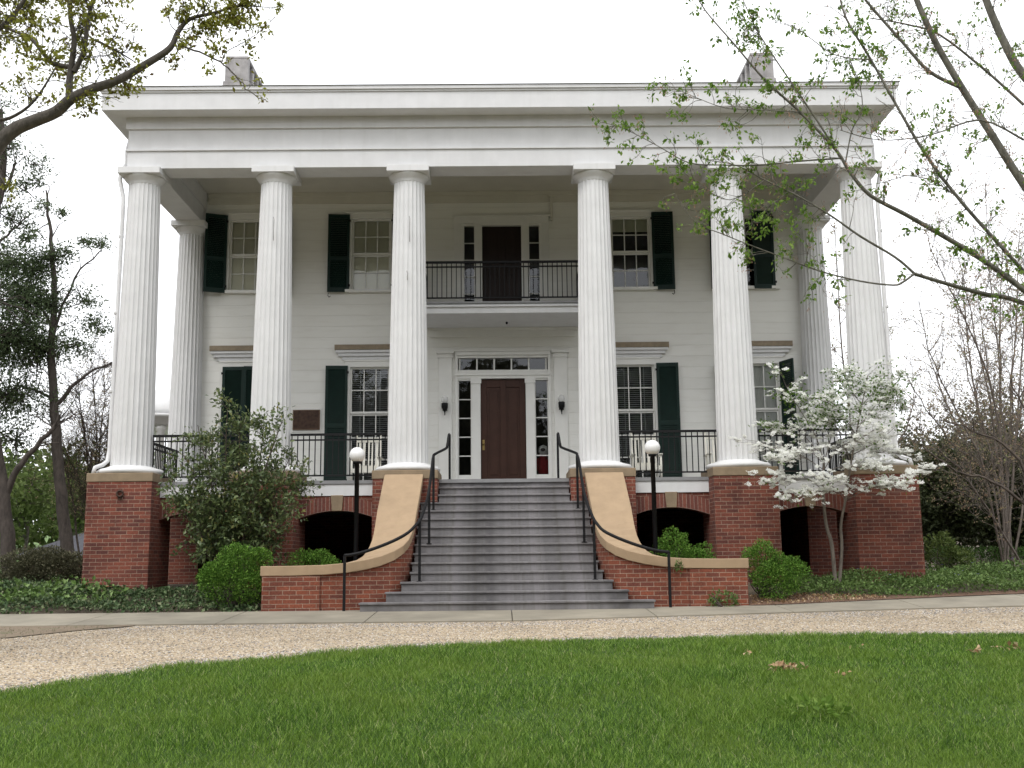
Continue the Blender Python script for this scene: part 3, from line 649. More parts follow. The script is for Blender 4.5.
m = MB(); m.box(-1.72, 1.72, W - .06, W, 6.06, 6.22); m.box(-1.77, 1.77, W - .09, W, 6.22, 6.28); m.build('balcony_moulding', 'casing', bal, bevel=.006)
m = MB(); m.lathe(.1, 2.9, [(.02, 6.278), (.03, 6.26), (.02, 6.23), (.005, 6.22)], 12); m.build('ceiling_light', 'iron', bal)
railing((-1.8, 2.05), (1.8, 2.05), 6.54, bal, .95, gap=.108)
for s in (-1, 1): railing((s * 1.8, 2.1), (s * 1.8, W - .05), 6.54, bal, .95, posts=(False, False))
# downspouts at both front corners
for s in (-1, 1):
    m = MB(); X = lambda a: s * (7.39 + a)
    m.tube([(X(.30), -.10, 9.6), (X(.36), -.12, 9.3), (X(.36), -.12, 9.0), (X(.47), -.12, 8.86), (X(.47), -.14, 8.65), (X(.36), -.20, 8.25), (X(.355), -.20, 7.9), (X(.385), -.18, FB + .6), (X(.40), -.22, FB + .36), (X(.45), -.32, FB + .28), (X(.56), -.42, FB + .22), (X(.58), -.44, FB + .10)], .042, 10)
    for z in (7.4, 5.8, 4.2): m.lathe(X(.36 + (7.9 - z) * .013), -.19, [(.05, z), (.052, z + .01), (.052, z + .05), (.05, z + .06)], 12)
    m.build('downspout', 'trim', house)
# electric cord stubs on the columns
for x, z, L in ((-4.66, 7.75, .5), (-1.91, 7.75, .55), (-1.95, 6.6, .2)):
    m = MB(); m.tube([(x + .03, -.39, z), (x + .05, -.41, z - .06), (x + .045, -.405, z - L * .6), (x + .05, -.41, z - L)], .008, 5); m.build('loose_wire', 'stucco_grey', house)

# ------------------------------------------------------------------ staircase
stairs = root('staircase', (0, -1.3, 0), 'broad grey painted front steps rising between curved brick walls', 'stairs')
Ys, TR, RI = -3.43, .2379, FL / 15
HW = [2.46, 2.06, 1.83, 1.69, 1.63] + [1.61] * 7 + [1.283, 1.283]
for k in range(14):
    y0 = Ys + k * TR; z1 = RI * (k + 1); h = HW[k]; hl = h - (.06 if k < 4 else 0); m = MB()
    m.box(-hl + .02, h - .02, y0 + .03, y0 + TR + .10, z1 - RI - .02, z1 - .035); m.box(-hl, h, y0, y0 + TR + .03, z1 - .035, z1)
    m.build('step', 'slate', stairs, bevel=.006)
m = MB(); m.box(-1.283, 1.283, -.11, -.05, FL - .25, FL - .072); m.build('top_riser', 'slate', stairs)

# curved brick wing walls with sloping stucco caps
INN = [(1.555, -.64), (1.565, -1.2), (1.58, -1.8), (1.59, -2.2), (1.61, -2.42), (1.65, -2.62), (1.73, -2.78), (1.87, -2.90), (2.08, -2.985), (2.35, -3.03), (2.65, -3.05), (3.05, -3.06), (3.6, -3.06), (4.10, -3.06)]
OUT = [(2.30, -.64), (2.30, -1.2), (2.30, -1.8), (2.30, -2.1), (2.305, -2.25), (2.32, -2.36), (2.35, -2.45), (2.39, -2.53), (2.45, -2.595), (2.55, -2.65), (2.72, -2.69), (3.05, -2.71), (3.6, -2.71), (4.10, -2.71)]
ZT = [2.49, 2.13, 1.75, 1.49, 1.355, 1.235, 1.135, 1.05, .965, .90, .855, .825, .815, .815]
for s, lab in ((-1, 'left'), (1, 'right')):
    wall = root('wing_wall', (s * 2.6, -2.4, 0), {'left': 'curved brick stair wall with tan cap, beside the camellia and two boxwoods', 'right': 'curved brick stair wall with tan cap, weeds sprouting from its joints and foot'}[lab], 'wall', 'curved brick walls flanking the steps')
    dz = -.045 if s < 0 else 0.
    for kind in ('brick', 'cap'):
        P, F, U = [], [], []; n = len(INN); ins = .05 if kind == 'brick' else 0.
        def pt(i, side):
            a, b = np.array(INN[i]), np.array(OUT[i]); d = unit(a - b); q = (a - d * ins) if side == 0 else (b + d * ins)
            if ins and i == n - 1: q = q - np.array([.05, 0])
            return q
        arcl = [0]
        for i in range(1, n): arcl.append(arcl[-1] + float(np.linalg.norm(pt(i, 0) - pt(i - 1, 0))))
        for i in range(n):
            th = .165 if i > 6 else .15
            top = ZT[i] - (th if kind == 'brick' else 0); bot = -.1 if kind == 'brick' else ZT[i] - th
            for side in (0, 1):
                q = pt(i, side); dd = dz * min(1, i / 7); P += [(s * q[0], q[1], bot + dd), (s * q[0], q[1], top + dd)]
        for i in range(n - 1):
            a, b = 4 * i, 4 * (i + 1); u0, u1 = arcl[i], arcl[i + 1]
            zz = lambda j: P[j][2]
            for f in ((a, b, b + 1, a + 1), (a + 3, b + 3, b + 2, a + 2), (a + 1, b + 1, b + 3, a + 3), (a + 2, b + 2, b, a)):
                F.append(f if s == -1 else f[::-1]); k2 = 1
                uv = [((u0 if j < b else u1), zz(j)) for j in f]
                if f[0] == a + 1: uv = [((u0 if j < b else u1), .7 * ((j % 4) // 2)) for j in f]
                U.append(uv if s == -1 else uv[::-1])
        e = 4 * (n - 1); F += [(e, e + 2, e + 3, e + 1) if s == -1 else (e + 1, e + 3, e + 2, e), (1, 3, 2, 0) if s == -1 else (0, 2, 3, 1)]
        U += [[(P[j][1], P[j][2]) for j in F[-2]], [(P[j][0], P[j][2]) for j in F[-1]]]
        m = MB(); m.add(P, F, U); m.build('brickwork' if kind == 'brick' else 'cap', 'brick_wing' if kind == 'brick' else 'tan', wall, bevel=.012 if kind == 'cap' else 0)
    m = MB(); a, b = sorted((s * 3.10, s * 4.07)); m.box(a, b, -3.05, -2.72, -.1, .645 + dz); m.build('end_pier', 'brick_wing', wall, bevel=.006)
# handrails
for s, lab in ((-1, 'black iron handrail on the left of the steps, curling out towards the camellia'), (1, 'black iron handrail on the right of the steps, curling out towards the dogwood')):
    hr = root('handrail', (s * 1.5, -1.4, 0), lab, 'handrail', 'handrails of the front steps')
    rail = [(1.08, .0, 3.33), (1.095, -.02, 3.30), (1.12, -.15, 3.08), (1.15, -.24, 3.015), (1.31, -.95, 2.84), (1.335, -1.05, 2.78), (1.34, -1.25, 2.64), (1.35, -2.0, 2.085), (1.385, -2.45, 1.78), (1.44, -2.8, 1.535), (1.53, -2.98, 1.41), (1.66, -3.09, 1.30), (1.85, -3.16, 1.195), (2.1, -3.20, 1.09), (2.4, -3.22, .99), (2.6, -3.23, .945), (2.74, -3.23, .93)]
    OFF = lambda s, y: .075 * float(np.interp(y, [-3.1, -2.9, -1.2, -.3], [0, 1, .9, 0])) if s > 0 else float(np.interp(y, [-3.23, -2.95], [.065, 0]))
    m = MB(); T = Tree(1); P = T.spline([(s * x + OFF(s, y), y, z) for x, y, z in rail], 3); m.tube(P, .027, 8); m.build('rail', 'iron', hr)
    for x, y, z0, z1 in ((1.08, .02, FL, 3.33), (1.335, -1.0, RI * 11, 2.78), (1.35, -1.97, RI * 7, 2.08), (1.45, -2.85, RI * 3, 1.50), (2.73, -3.23, 0.0, .93)):
        x = s * x + OFF(s, y); m = MB(); m.box(x - .022, x + .022, y - .022, y + .022, z0, z1); m.box(x - .045, x + .045, y - .045, y + .045, z0, z0 + .012); m.build('post', 'iron', hr)

# ------------------------------------------------------------------ lamps, plaque, chairs, toy
for s, lab, dz in ((-1, 'black lamp post with white globe standing behind the left stair wall', 0), (1, 'black lamp post with white globe behind the right stair wall, by the boxwood mound', .08)):
    x, y = s * 2.68 + .02, -1.9; lp = root('lamp_post', (x, y, .2), lab, 'lamp post', 'globe lamp posts beside the steps'); zc = 2.74 + dz
    m = MB(); m.lathe(x, y, [(.09, .15), (.09, .3), (.050, .34), (.043, .4), (.041, zc - .16), (.075, zc - .155), (.08, zc - .12), (.05, zc - .118)], 20); m.build('post', 'iron', lp)
    m = MB(); pr = [(.142 * math.sin(t), zc - .142 * math.cos(t)) for t in np.linspace(.35, math.pi - .02, 18)]; m.lathe(x, y, pr, 28); m.build('globe', 'globe', lp)
def clear_glass():
    m_, nt_, b_ = new_mat('clear_globe_glass'); b_.inputs['Base Color'].default_value = (.75, .75, .74, 1); b_.inputs['Roughness'].default_value = .15; b_.inputs['Alpha'].default_value = .45; return m_
M['clear'] = clear_glass()
for s, lab in ((-1, 'black wall lantern with clear globe on the pilaster left of the front door'), (1, 'black wall lantern with clear globe on the pilaster right of the front door')):
    x, z = s * 1.36, 4.44; sc = root('wall_lantern', (x, W - .06, z), lab, 'wall lamp', 'wall lanterns flanking the front door')
    m = MB(); m.box(x - .055, x + .055, W - .09, W - .06, z - .14, z + .06); m.tube([(x, W - .09, z - .08), (x, W - .14, z - .10), (x, W - .18, z - .06)], .014, 6); m.lathe(x, W - .18, [(.008, z - .26), (.014, z - .2), (.03, z - .12), (.07, z - .10), (.078, z + .02), (.06, z + .03)], 16); m.build('bracket', 'iron', sc)
    m = MB(); m.lathe(x, W - .18, [(.05, z + .03), (.075, z + .07), (.082, z + .11), (.07, z + .16), (.04, z + .19), (.0, z + .2)], 16, cap=False); m.build('globe', 'clear', sc)
pq = root('plaque', (-4.6, W - .04, 3.89), 'dark bronze memorial plaque on the white wall left of the shuttered window', 'plaque')
m = MB(); m.box(-4.91, -4.28, W - .035, W, 3.89, 4.36); m.build('plate', 'bronze', pq, bevel=.008)
m = MB()
for a in ((-4.91, -4.28, 3.89, 3.91), (-4.91, -4.28, 4.34, 4.36), (-4.91, -4.89, 3.91, 4.34), (-4.30, -4.28, 3.91, 4.34)): m.box(a[0], a[1], W - .045, W - .034, a[2], a[3])
m.build('border', 'bronze_light', pq)
mb_ = MB(); mb_.box(-4.95, -4.24, W - .012, W, 3.84, 4.40); mb_.build('backboard', 'casing', pq)

def rocking_chair(cx, cy, rot, label):
    rc = root('rocking_chair', (cx, cy, FL), label, 'chair', 'white slatted rocking chairs on the porch'); c, sn = math.cos(R(rot)), math.sin(R(rot))
    def MT():
        m = MB(); m.T = lambda p: (cx + p[0] * c - p[1] * sn, cy + p[0] * sn + p[1] * c, FL + p[2]); return m
    for s in (-1, 1):
        m = MT(); pts = [(s * .27, -.42 + .92 * t, .03 + .20 * (t - .42) ** 2) for t in np.linspace(0, 1, 9)]; m.tube(pts, .022, 6); m.build('rocker', 'chair', rc)
        m = MT(); m.tube([(s * .29, -.24, .06), (s * .29, -.24, .66)], .024, 8); m.build('leg', 'chair', rc)
        m = MT(); m.tube([(s * .27, .24, .06), (s * .27, .27, .45), (s * .265, .40, 1.20)], [.024, .026, .02], 8); m.lathe(s * .265, .405, [(.012, 1.2), (.03, 1.225), (.028, 1.255), (.008, 1.28)], 10); m.build('back_post', 'chair', rc)
        m = MT(); m.box(s * .30 - .045, s * .30 + .045, -.30, .33, .66, .685); m.build('armrest', 'chair', rc, bevel=.008)
    m = MT()
    for k in range(8): y = -.26 + k * .068; m.box(-.28, .28, y, y + .052, .40 - .012 * k * .5, .42 - .012 * k * .5)
    m.box(-.29, .29, -.27, -.24, .33, .41); m.build('seat', 'chair', rc)
    m = MT()
    for k in range(5):
        x = -.19 + k * .095; P = []
        for y0_, z_ in ((.275, .50), (.40, 1.10)): P += [(x - .026, y0_ - .008, z_), (x + .026, y0_ - .008, z_), (x + .026, y0_ + .008, z_), (x - .026, y0_ + .008, z_)]
        m.add(P, [(3, 2, 1, 0), (4, 5, 6, 7), (0, 1, 5, 4), (1, 2, 6, 5), (2, 3, 7, 6), (3, 0, 4, 7)])
    for yy, z_, h in ((.385, 1.06, .10), (.27, .46, .07)): m.box(-.265, .265, yy - .014, yy + .014, z_, z_ + h)
    m.build('backrest', 'chair', rc)
rocking_chair(-3.02, 2.25, 0, 'white slatted rocking chair in front of the window left of the door')
rocking_chair(3.14, 2.25, 0, 'white slatted rocking chair in front of the window right of the door')
rocking_chair(4.80, 2.25, 0, 'white rocking chair half hidden behind the column by the dogwood')
ty = root('toy_figure', (.93, W + .3, FL + .1), 'small stuffed figure with white fluffy head and red body inside the sidelight', 'toy')
m = MB(); X, Y_ = .93, W + .26
m.lathe(X, Y_, [(.05, FL + .36), (.12, FL + .38), (.15, FL + .55), (.13, FL + .72), (.08, FL + .83), (.05, FL + .86)], 18); m.tube([(X - .1, Y_, FL + .76), (X - .17, Y_ - .03, FL + .62), (X - .16, Y_ - .06, FL + .5)], [.05, .045, .035], 8); m.build('body', 'toyred', ty)
m = MB(); m.lathe(X, Y_, [(.0, FL + .84), (.09, FL + .87), (.12, FL + .94), (.12, FL + .99), (.09, FL + 1.06), (.0, FL + 1.10)], 18); m.build('head', 'toywhite', ty)
m = MB(); m.lathe(0, 0, [(.055, -.02), (.05, .0), (.02, .02)], 12); mm = MB(); mm.add([(X - .01 + v[0], Y_ - .115 + v[2], FL + .97 + v[1] * .8) for v in m.v], m.f); mm.build('face', 'toydark', ty)
m = MB(); m.box(X - .16, X + .12, Y_ - .14, Y_ + .15, FL - .0, FL + .36); m.build('stand', 'toydark', ty)

# ------------------------------------------------------------------ ground cover
rng = np.random.default_rng(7)
def grass():
    n = 720000; d0, d1 = 6.4, 14.3
    u = rng.random(n); d = d0 * (d1 / d0) ** u; x = (rng.random(n) - .5) * (1.04 * d + 8); y = -CD + d
    wob = .05 * np.sin(x * 9) + .04 * np.sin(x * 23 + 1)
    k = (y < edge(x) + wob + rng.normal(size=n) * .035); x, y, d = x[k], y[k], d[k]; n = len(x)
    z = gz(y) + .02; h = .042 * rng.uniform(.4, 1.4, n) * (1 + .35 * np.sin(x * 1.7 + 2 * np.sin(y * 1.3)) * np.sin(y * 2.1)); wd = .0026 * rng.uniform(.7, 1.4, n) * (d / 8) ** .6
    a = rng.uniform(0, 2 * np.pi, n); b = a + rng.normal(size=n) * .6 + 1.57; lean = h * rng.uniform(.2, 1.5, n)
    base = np.stack([x, y, z], 1); sx = np.stack([np.cos(a) * wd, np.sin(a) * wd, 0 * a], 1)
    tip = base + np.stack([np.cos(b) * lean, np.sin(b) * lean, h], 1)
    V = np.stack([base - sx, base + sx, tip + sx * .25, tip - sx * .25], 1); r = np.clip(rng.normal(.45, .34, n), 0, .93); r[rng.random(n) < .025] = 1
    q = QM(); q.quads(V, r); return q.build('grass', 'grass')
tag(grass(), 'short green blades of the mown lawn', 'grass', kind='stuff')
def pebbles(name, mat, n, fx, size, label):
    d = rng.uniform(9.5, 18.0, n * 3); x = (rng.random(n * 3) - .5) * (1.02 * d + 8); y = -CD + d
    k = (y > edge(x) - .12) & (y < np.interp(x, [-30, .3, 2.7, 5.6, 8.4, 30], [-4.98, -5.0, -4.56, -4.02, -3.62, -1.0]) - .02 + .03 * np.sin(x * 5)) & ~((x < -5.5) & (y > np.interp(x, [-14, -8, -6.5, -6.2, -5.5], [-9.5, -8.0, -6.9, -6.0, -5.1]))) & fx(x, y); x, y = x[k][:n], y[k][:n]; n = len(x)
    r = size * rng.uniform(.5, 1.5, n); O = np.array([[1, 0, 0], [.5, .87, 0], [-.5, .87, 0], [-1, 0, 0], [-.5, -.87, 0], [.5, -.87, 0], [0, 0, .75], [0, 0, .75]]) 
    top = np.array([[.5, 0, .7], [.2, .45, .75], [-.3, .35, .65], [-.5, 0, .7], [-.2, -.45, .6], [.3, -.4, .72]]); O = np.concatenate([O[:6], top])
    a = rng.uniform(0, 2 * np.pi, n); ca, sa = np.cos(a), np.sin(a); J = O[None] * rng.uniform(.75, 1.25, (n, 12, 3)) * r[:, None, None] * np.array([1, .75, .8])
    V = np.stack([J[..., 0] * ca[:, None] - J[..., 1] * sa[:, None] + x[:, None], J[..., 0] * sa[:, None] + J[..., 1] * ca[:, None] + y[:, None], J[..., 2] + gz(y)[:, None] + .004], -1)
    f = [[i, (i + 1) % 6, 6 + (i + 1) % 6, 6 + i] for i in range(6)] + [[6, 7, 8, 9], [6, 9, 10, 11]]
    F = (np.array(f)[None] + 12 * np.arange(n)[:, None, None]).reshape(-1, 4); q = QM(); q.mesh(V.reshape(-1, 3), F, np.repeat(rng.random(n), 12))
    tag(q.build(name, mat), label, 'gravel', kind='stuff')
pebbles('gravel_stones', 'pebble', 84000, lambda x, y: rng.random(len(x)) < np.where((y > -5.7 + .16 * np.maximum(x, 0)) | (y < edge(x) + .55), .45, 1), .0115, 'tan gravel stones over the middle of the drive')
pebbles('grey_gravel_stones', 'pebble_grey', 42000, lambda x, y: rng.random(len(x)) < np.where((y > -5.75 + .16 * np.maximum(x, 0)) | (y < edge(x) + .6), 1, .16), .0125, 'grey gravel stones along the edges of the drive')
def bed(name, mat, poly, n, size, h, lab, seed, flowers=None, droop=.0, up=.5, aspect=.75, stems=False):
    g = np.random.default_rng(seed); poly = np.array(poly); lo, hi = poly.min(0), poly.max(0)
    x = g.uniform(lo[0], hi[0], n * 3); y = g.uniform(lo[1], hi[1], n * 3); ins = np.zeros(len(x), bool); j = len(poly) - 1
    for i in range(len(poly)):
        a, b = poly[i], poly[j]; c = ((a[1] > y) != (b[1] > y)) & (x < (b[0] - a[0]) * (y - a[1]) / (b[1] - a[1] + 1e-12) + a[0]); ins ^= c; j = i
    x, y = x[ins][:n], y[ins][:n]; bumpy = .6 + .25 * np.sin(x * 3.1 + 1.7 * np.sin(y * 2.3)) + .25 * np.sin(y * 4.7 + x * 1.3)
    z = gz(y) + h * bumpy * np.sqrt(g.random(len(x))) ; C = np.stack([x, y, z], 1); q = QM(); V = leaf_quads(C, size, g, up=up, droop=droop, aspect=aspect); q.quads(V, g.random(len(C)))
    mats = [mat]
    if flowers:
        k = g.choice(len(C), flowers); c = C[k] + np.array([0, 0, .06]); 
        for a in range(5): D = np.stack([np.cos(a * 1.257 + k), np.sin(a * 1.257 + k), np.full(len(k), .25)], 1); q.quads(leaf_quads(c, .028, g, up=2, aspect=.8, D=D), g.random(len(k)), 1)
        mats.append('violet')
    return tag(q.build(name, mats), lab, 'ground cover', kind='stuff')
bed('ivy', 'lf_ivy', [(-14, -3.14), (-4.1, -3.14), (-4.15, -2.3), (-4.9, -1.0), (-8.0, -.9), (-8.4, 1.2), (-14, 1.5)], 20000, .068, .20, 'dark green ivy covering the bed left of the steps', 11)
bed('leafy_groundcover', 'lf_vinca', [(-14, -2.6), (-8.2, -2.7), (-6.6, -2.1), (-7.2, -1.2), (-14, -1.0)], 2200, .095, .34, 'taller bright green leaves among the ivy on the left', 20)
bed('vinca', 'lf_vinca', [(5.0, -1.5), (5.2, -2.1), (6.1, -2.45), (7.2, -2.42), (8.4, -2.22), (15, -1.42), (15, 1.2), (8.2, .4), (8.1, -.75), (5.2, -.8)], 30000, .062, .34, 'leafy green periwinkle with violet flowers covering the right bed', 12, flowers=70, aspect=.45)
bed('weeds', 'lf_vinca', [(5.2, -2.85), (6.5, -2.6), (9, -2.2), (9, -2.0), (5.4, -2.3)], 260, .05, .10, 'scattered small weeds in the mulch', 15, aspect=.4)
bed('mulch_leaves', 'deadleaf', [(4.12, -3.05), (5.2, -2.9), (6.6, -2.6), (6.3, -2.2), (5.0, -2.0), (4.3, -2.2)], 1500, .045, .03, 'brown leaf litter on the mulch', 19)
bed('verge_grass', 'verge', [(-12, -9), (-8, -7.9), (-6.5, -6.8), (-5.6, -5.1), (-12, -5.05)], 5200, .04, .03, 'thin dry grass on the worn verge', 16, aspect=.12, up=0)
bed('planter_cover', 'lf_ivy', [(2.5, -2.6), (4.1, -2.6), (4.1, -.8), (2.6, -.8)], 700, .05, .12, 'low leaves behind the right stair wall', 17)
bed('planter_cover', 'lf_ivy', [(-4.1, -2.6), (-2.5, -2.6), (-2.6, -.8), (-4.1, -.8)], 700, .05, .12, 'low leaves behind the left stair wall', 18)

# ------------------------------------------------------------------ shrubs
def lumps(g, c, rad, n, lump):
    """points near the outside of a lumpy mass"""
    d = unit(g.normal(size=(n, 3))); d[:, 2] = np.abs(d[:, 2]) * g.choice([1, 1, 1, -.75], n)
    ph = g.uniform(0, 6, (9, 1)); fr = g.normal(size=(9, 3)) * 2.6; L = sum(np.sin(d @ fr[i] + ph[i]) for i in range(9)) / 9
    r = (1 + lump * L + .10 * sum(np.sin(d @ fr[i] * 3.6 + ph[i] * 3) for i in range(9)) / 3) * (1.03 - .36 * g.random(n) ** 2.0); return np.array(c) + d * r[:, None] * np.array(rad)
def shrub(name, label, parts, mat, n, size, lump=.45, seed=1, group=None, aspect=.6, up=.4, bark='bark_bare', cat='shrub', stems=7):
    g = np.random.default_rng(seed); c0 = np.array(parts[0][0], float); base = np.array([c0[0], c0[1], float(gz(c0[1]))]); rt = root(name, base, label, cat, group); q = QM()
    tot = sum(np.prod(r) ** .67 for _, r in parts)
    if name == 'boxwood_shrub': parts = [(c, tuple(np.array(r) * .9)) for c, r in parts]
    for c, r in parts:
        k = int(n * np.prod(r) ** .67 / tot); C = lumps(g, c, r, k, lump); out = unit((C - np.array(c)) / np.array(r)) + g.normal(size=(k, 3)) * .55
        q.quads(leaf_quads(C, size, g, up=up, aspect=aspect, D=out), g.random(k))
    q.build('foliage', mat, rt)
    t = Tree(seed)
    for c, r in parts:
        for i in range(stems):
            e = np.array(c) + unit(g.normal(size=3)) * np.array(r) * .7; e[2] = max(e[2], base[2] + .15); mid = (base + e) / 2 + g.normal(size=3) * .05
            t.limb([base + g.normal(size=3) * np.array([.06, .06, 0]), mid, e], .016, .004, 3)
    if t.b: t.wood("stems", bark, rt)
    return rt
GB = 'rounded boxwoods by the steps'
shrub('boxwood_shrub', 'bright green boxwood of stacked lumps at the end of the left stair wall', [((-4.66, -2.74, .44), (.56, .42, .48)), ((-4.55, -2.62, .80), (.42, .36, .40)), ((-4.95, -2.75, .55), (.30, .30, .32)), ((-4.30, -2.85, .34), (.28, .22, .32)), ((-4.20, -2.55, .84), (.20, .18, .25))], 'lf_box', 17000, .036, seed=21, group=GB)
shrub('boxwood_shrub', 'low boxwood peeking over the cap of the left stair wall', [((-3.42, -1.75, .68), (.46, .4, .42)), ((-3.15, -1.7, .62), (.25, .3, .34))], 'lf_box', 6500, .036, seed=22, group=GB)
shrub('boxwood_shrub', 'wide boxwood mound behind the right stair wall under the lamp', [((3.10, -1.75, .78), (.42, .45, .50)), ((3.45, -1.8, .68), (.42, .4, .42)), ((2.85, -1.75, .68), (.25, .3, .42))], 'lf_box', 9500, .036, seed=23, group=GB)
shrub('boxwood_shrub', 'two humped boxwood beyond the end of the right stair wall, before the dogwood', [((4.47, -2.30, .66), (.34, .34, .48)), ((4.86, -2.45, .50), (.36, .36, .44)), ((4.64, -2.6, .36), (.38, .32, .36))], 'lf_box', 14000, .034, seed=24, group=GB)
shrub('shrub', 'dull brownish green shrub in front of the left trees', [((-9.3, .8, .62), (.62, .5, .58)), ((-9.75, .7, .55), (.5, .45, .5)), ((-8.9, .75, .55), (.5, .45, .52))], 'lf_brown', 16000, .05, .35, 25, aspect=.55)
shrub('shrub', 'fresh green shrub at the right corner of the house', [((8.75, .35, .75), (.33, .35, .5)), ((9.1, .5, .62), (.3, .3, .35))], 'lf_green', 1700, .07, .5, 26)
shrub('weed_clump', 'small flowering weed at the foot of the right stair wall', [((3.62, -3.2, .10), (.26, .10, .15))], 'lf_vinca', 330, .05, .5, 27, cat='weed', stems=3)
shrub('weed_clump', 'weed sprouting under the cap of the right stair wall', [((2.92, -3.1, .68), (.05, .03, .11))], 'lf_vinca', 70, .04, .5, 28, cat='weed', stems=0)
shrub('weed_clump', 'broad leaved weed tuft in the lawn', [((2.32, -12.85, -.36), (.24, .2, .06))], 'lf_maple', 110, .075, .4, 29, cat='weed', stems=0, aspect=.5)
shrub('shrub', 'olive leafed shrub at the left edge of the ivy bed', [((-10.0, -1.6, .28), (.5, .5, .32))], 'lf_cam', 1100, .08, .4, 30)

def camellia():
    b = at(236, 566, -1.65); b[2] = gz(-1.65); rt = root('camellia_shrub', b, 'tall loose camellia with glossy dark leaves before the porch railing', 'shrub'); t = Tree(31); g = t.rng
    tops = [(168, 478), (180, 455), (200, 425), (222, 408), (240, 418), (262, 425), (280, 420), (296, 452), (303, 482), (290, 505), (195, 505), (172, 500), (215, 470), (250, 455), (270, 480), (235, 440), (208, 450), (285, 465), (240, 490), (225, 512), (262, 515)]
    for x, y in tops:
        e = at(x + g.normal() * 3, y, -1.65 + g.uniform(-.75, .55)); m1 = b + (e - b) * .4 + np.array([g.normal() * .1, g.normal() * .1, .18]); P = t.limb([b + g.normal(size=3) * np.array([.12, .08, 0]), m1, e], .024, .006, 4, .01)
        t.along(P, 24, .42, .005, 1, t0=.30, bias=(0, 0, .35), k=4, nch=3, spread=.8, tipmin=.3)
    t.wood('stems', 'bark_bare', rt); C, D = t.tipc(); k = g.choice(len(C), min(len(C), 8000), replace=False); C2 = clusters(C[k], 3, .05, g); q = QM()
    q.quads(leaf_quads(C2, .085, g, up=.5, aspect=.52, D=np.repeat(D[k], 3, 0) * .6 + g.normal(size=(len(C2), 3)) * .6), g.random(len(C2))); q.build('foliage', 'lf_cam', rt)
camellia()
def dogwood():
    Y0 = -1.7; b = at(835, 570, Y0); b[2] = gz(Y0); rt = root('dogwood_tree', b, 'slender dogwood with tiers of white blossom before the right corner pier', 'tree'); t = Tree(41); g = t.rng; a3 = lambda x, y, dy=0: at(x, y, Y0 + dy)
    st1 = t.limb([b, a3(832, 545), a3(827, 528), a3(824, 505), a3(823, 485, .1), a3(824, 462, .1)], .042, .022); st2 = t.limb([b + np.array([.05, 0, 0]), a3(842, 548), a3(841, 525), a3(846, 498, -.1), a3(850, 470, -.1), a3(856, 435, -.15), a3(862, 405, -.1), a3(868, 375)], .036, .008)
    B = [([(823, 490), (805, 478), (785, 480), (774, 485), (762, 481)], -.45), ([(823, 488), (812, 492), (800, 497), (790, 500)], -.7), ([(846, 500), (862, 492), (885, 482), (906, 475), (926, 468)], -.3), ([(846, 498), (868, 486), (890, 488), (905, 480)], -.8),
         ([(824, 470), (800, 455), (775, 448), (759, 442), (746, 440)], -.2), ([(824, 465), (810, 452), (790, 455), (775, 463)], -.6), ([(850, 470), (870, 455), (890, 452), (905, 458)], .3), ([(852, 455), (880, 440), (897, 425)], .2),
         ([(824, 462), (815, 435), (800, 410), (788, 390), (782, 376)], .1), ([(824, 462), (832, 430), (828, 400), (835, 378)], .4), ([(856, 435), (840, 412), (822, 400), (806, 398)], -.4), ([(856, 430), (872, 410), (885, 390), (893, 372)], -.1), ([(862, 405), (850, 388), (845, 370)], -.2),
         ([(824, 470), (838, 448), (858, 440), (876, 428)], -.6), ([(823, 480), (835, 468), (862, 468), (880, 470)], -.6), ([(824, 462), (808, 440), (792, 432), (770, 425)], .5), ([(846, 500), (830, 484), (815, 472)], -.9), ([(850, 460), (835, 425), (815, 415)], .6), ([(862, 405), (876, 392), (884, 400), (896, 410)], .4)]
    q = QM(); FC = []
    for pts, dy in B:
        m = len(pts); P = t.limb([a3(x, y, dy * i / (m - 1)) for i, (x, y) in enumerate(pts)], .010, .003, 4); t.along(P, 30, .36, .003, 1, t0=.16, bias=(0, 0, .12), k=4, nch=3, spread=.8, tipmin=.5, flat=.45)
    t.along(st2, 22, .5, .005, 1, t0=.55, k=4, nch=3, tipmin=.5)
    t.wood('trunk', 'bark_pale', rt); C, D = t.tipc(); g.shuffle(C); nf = min(len(C), 4300); F = C[:nf] + np.array([0, 0, .03]); nrm = unit(np.stack([g.normal(size=nf) * .5, g.normal(size=nf) * .5 - .45, np.ones(nf)], 1)); ux = unit(np.cross(nrm, g.normal(size=(nf, 3)))); uy = np.cross(nrm, ux)
    for a in range(4): ang = a * math.pi / 2; d = ux * math.cos(ang) + uy * math.sin(ang); s = unit(np.cross(nrm, d)); L = (.042 * g.uniform(.8, 1.25, nf))[:, None]; q.quads(np.stack([F, F + d * L * .75 + s * L * .52, F + d * L + nrm * .006, F + d * L * .75 - s * L * .52], 1), g.random(nf))
    q.build('blossom', 'petal', rt); q = QM(); L_ = C[nf - 500:]; q.quads(leaf_quads(clusters(L_, 1, .05, g), .062, g, up=.6, aspect=.5), g.random(len(L_))); k = g.choice(len(C), 420)
    up = C[(C[:, 2] > 3.2)]; C3 = clusters(up, 2, .06, g); q.quads(leaf_quads(C3, .065, g, up=.6), g.random(len(C3))); q.build('foliage', 'lf_dog', rt)
dogwood()

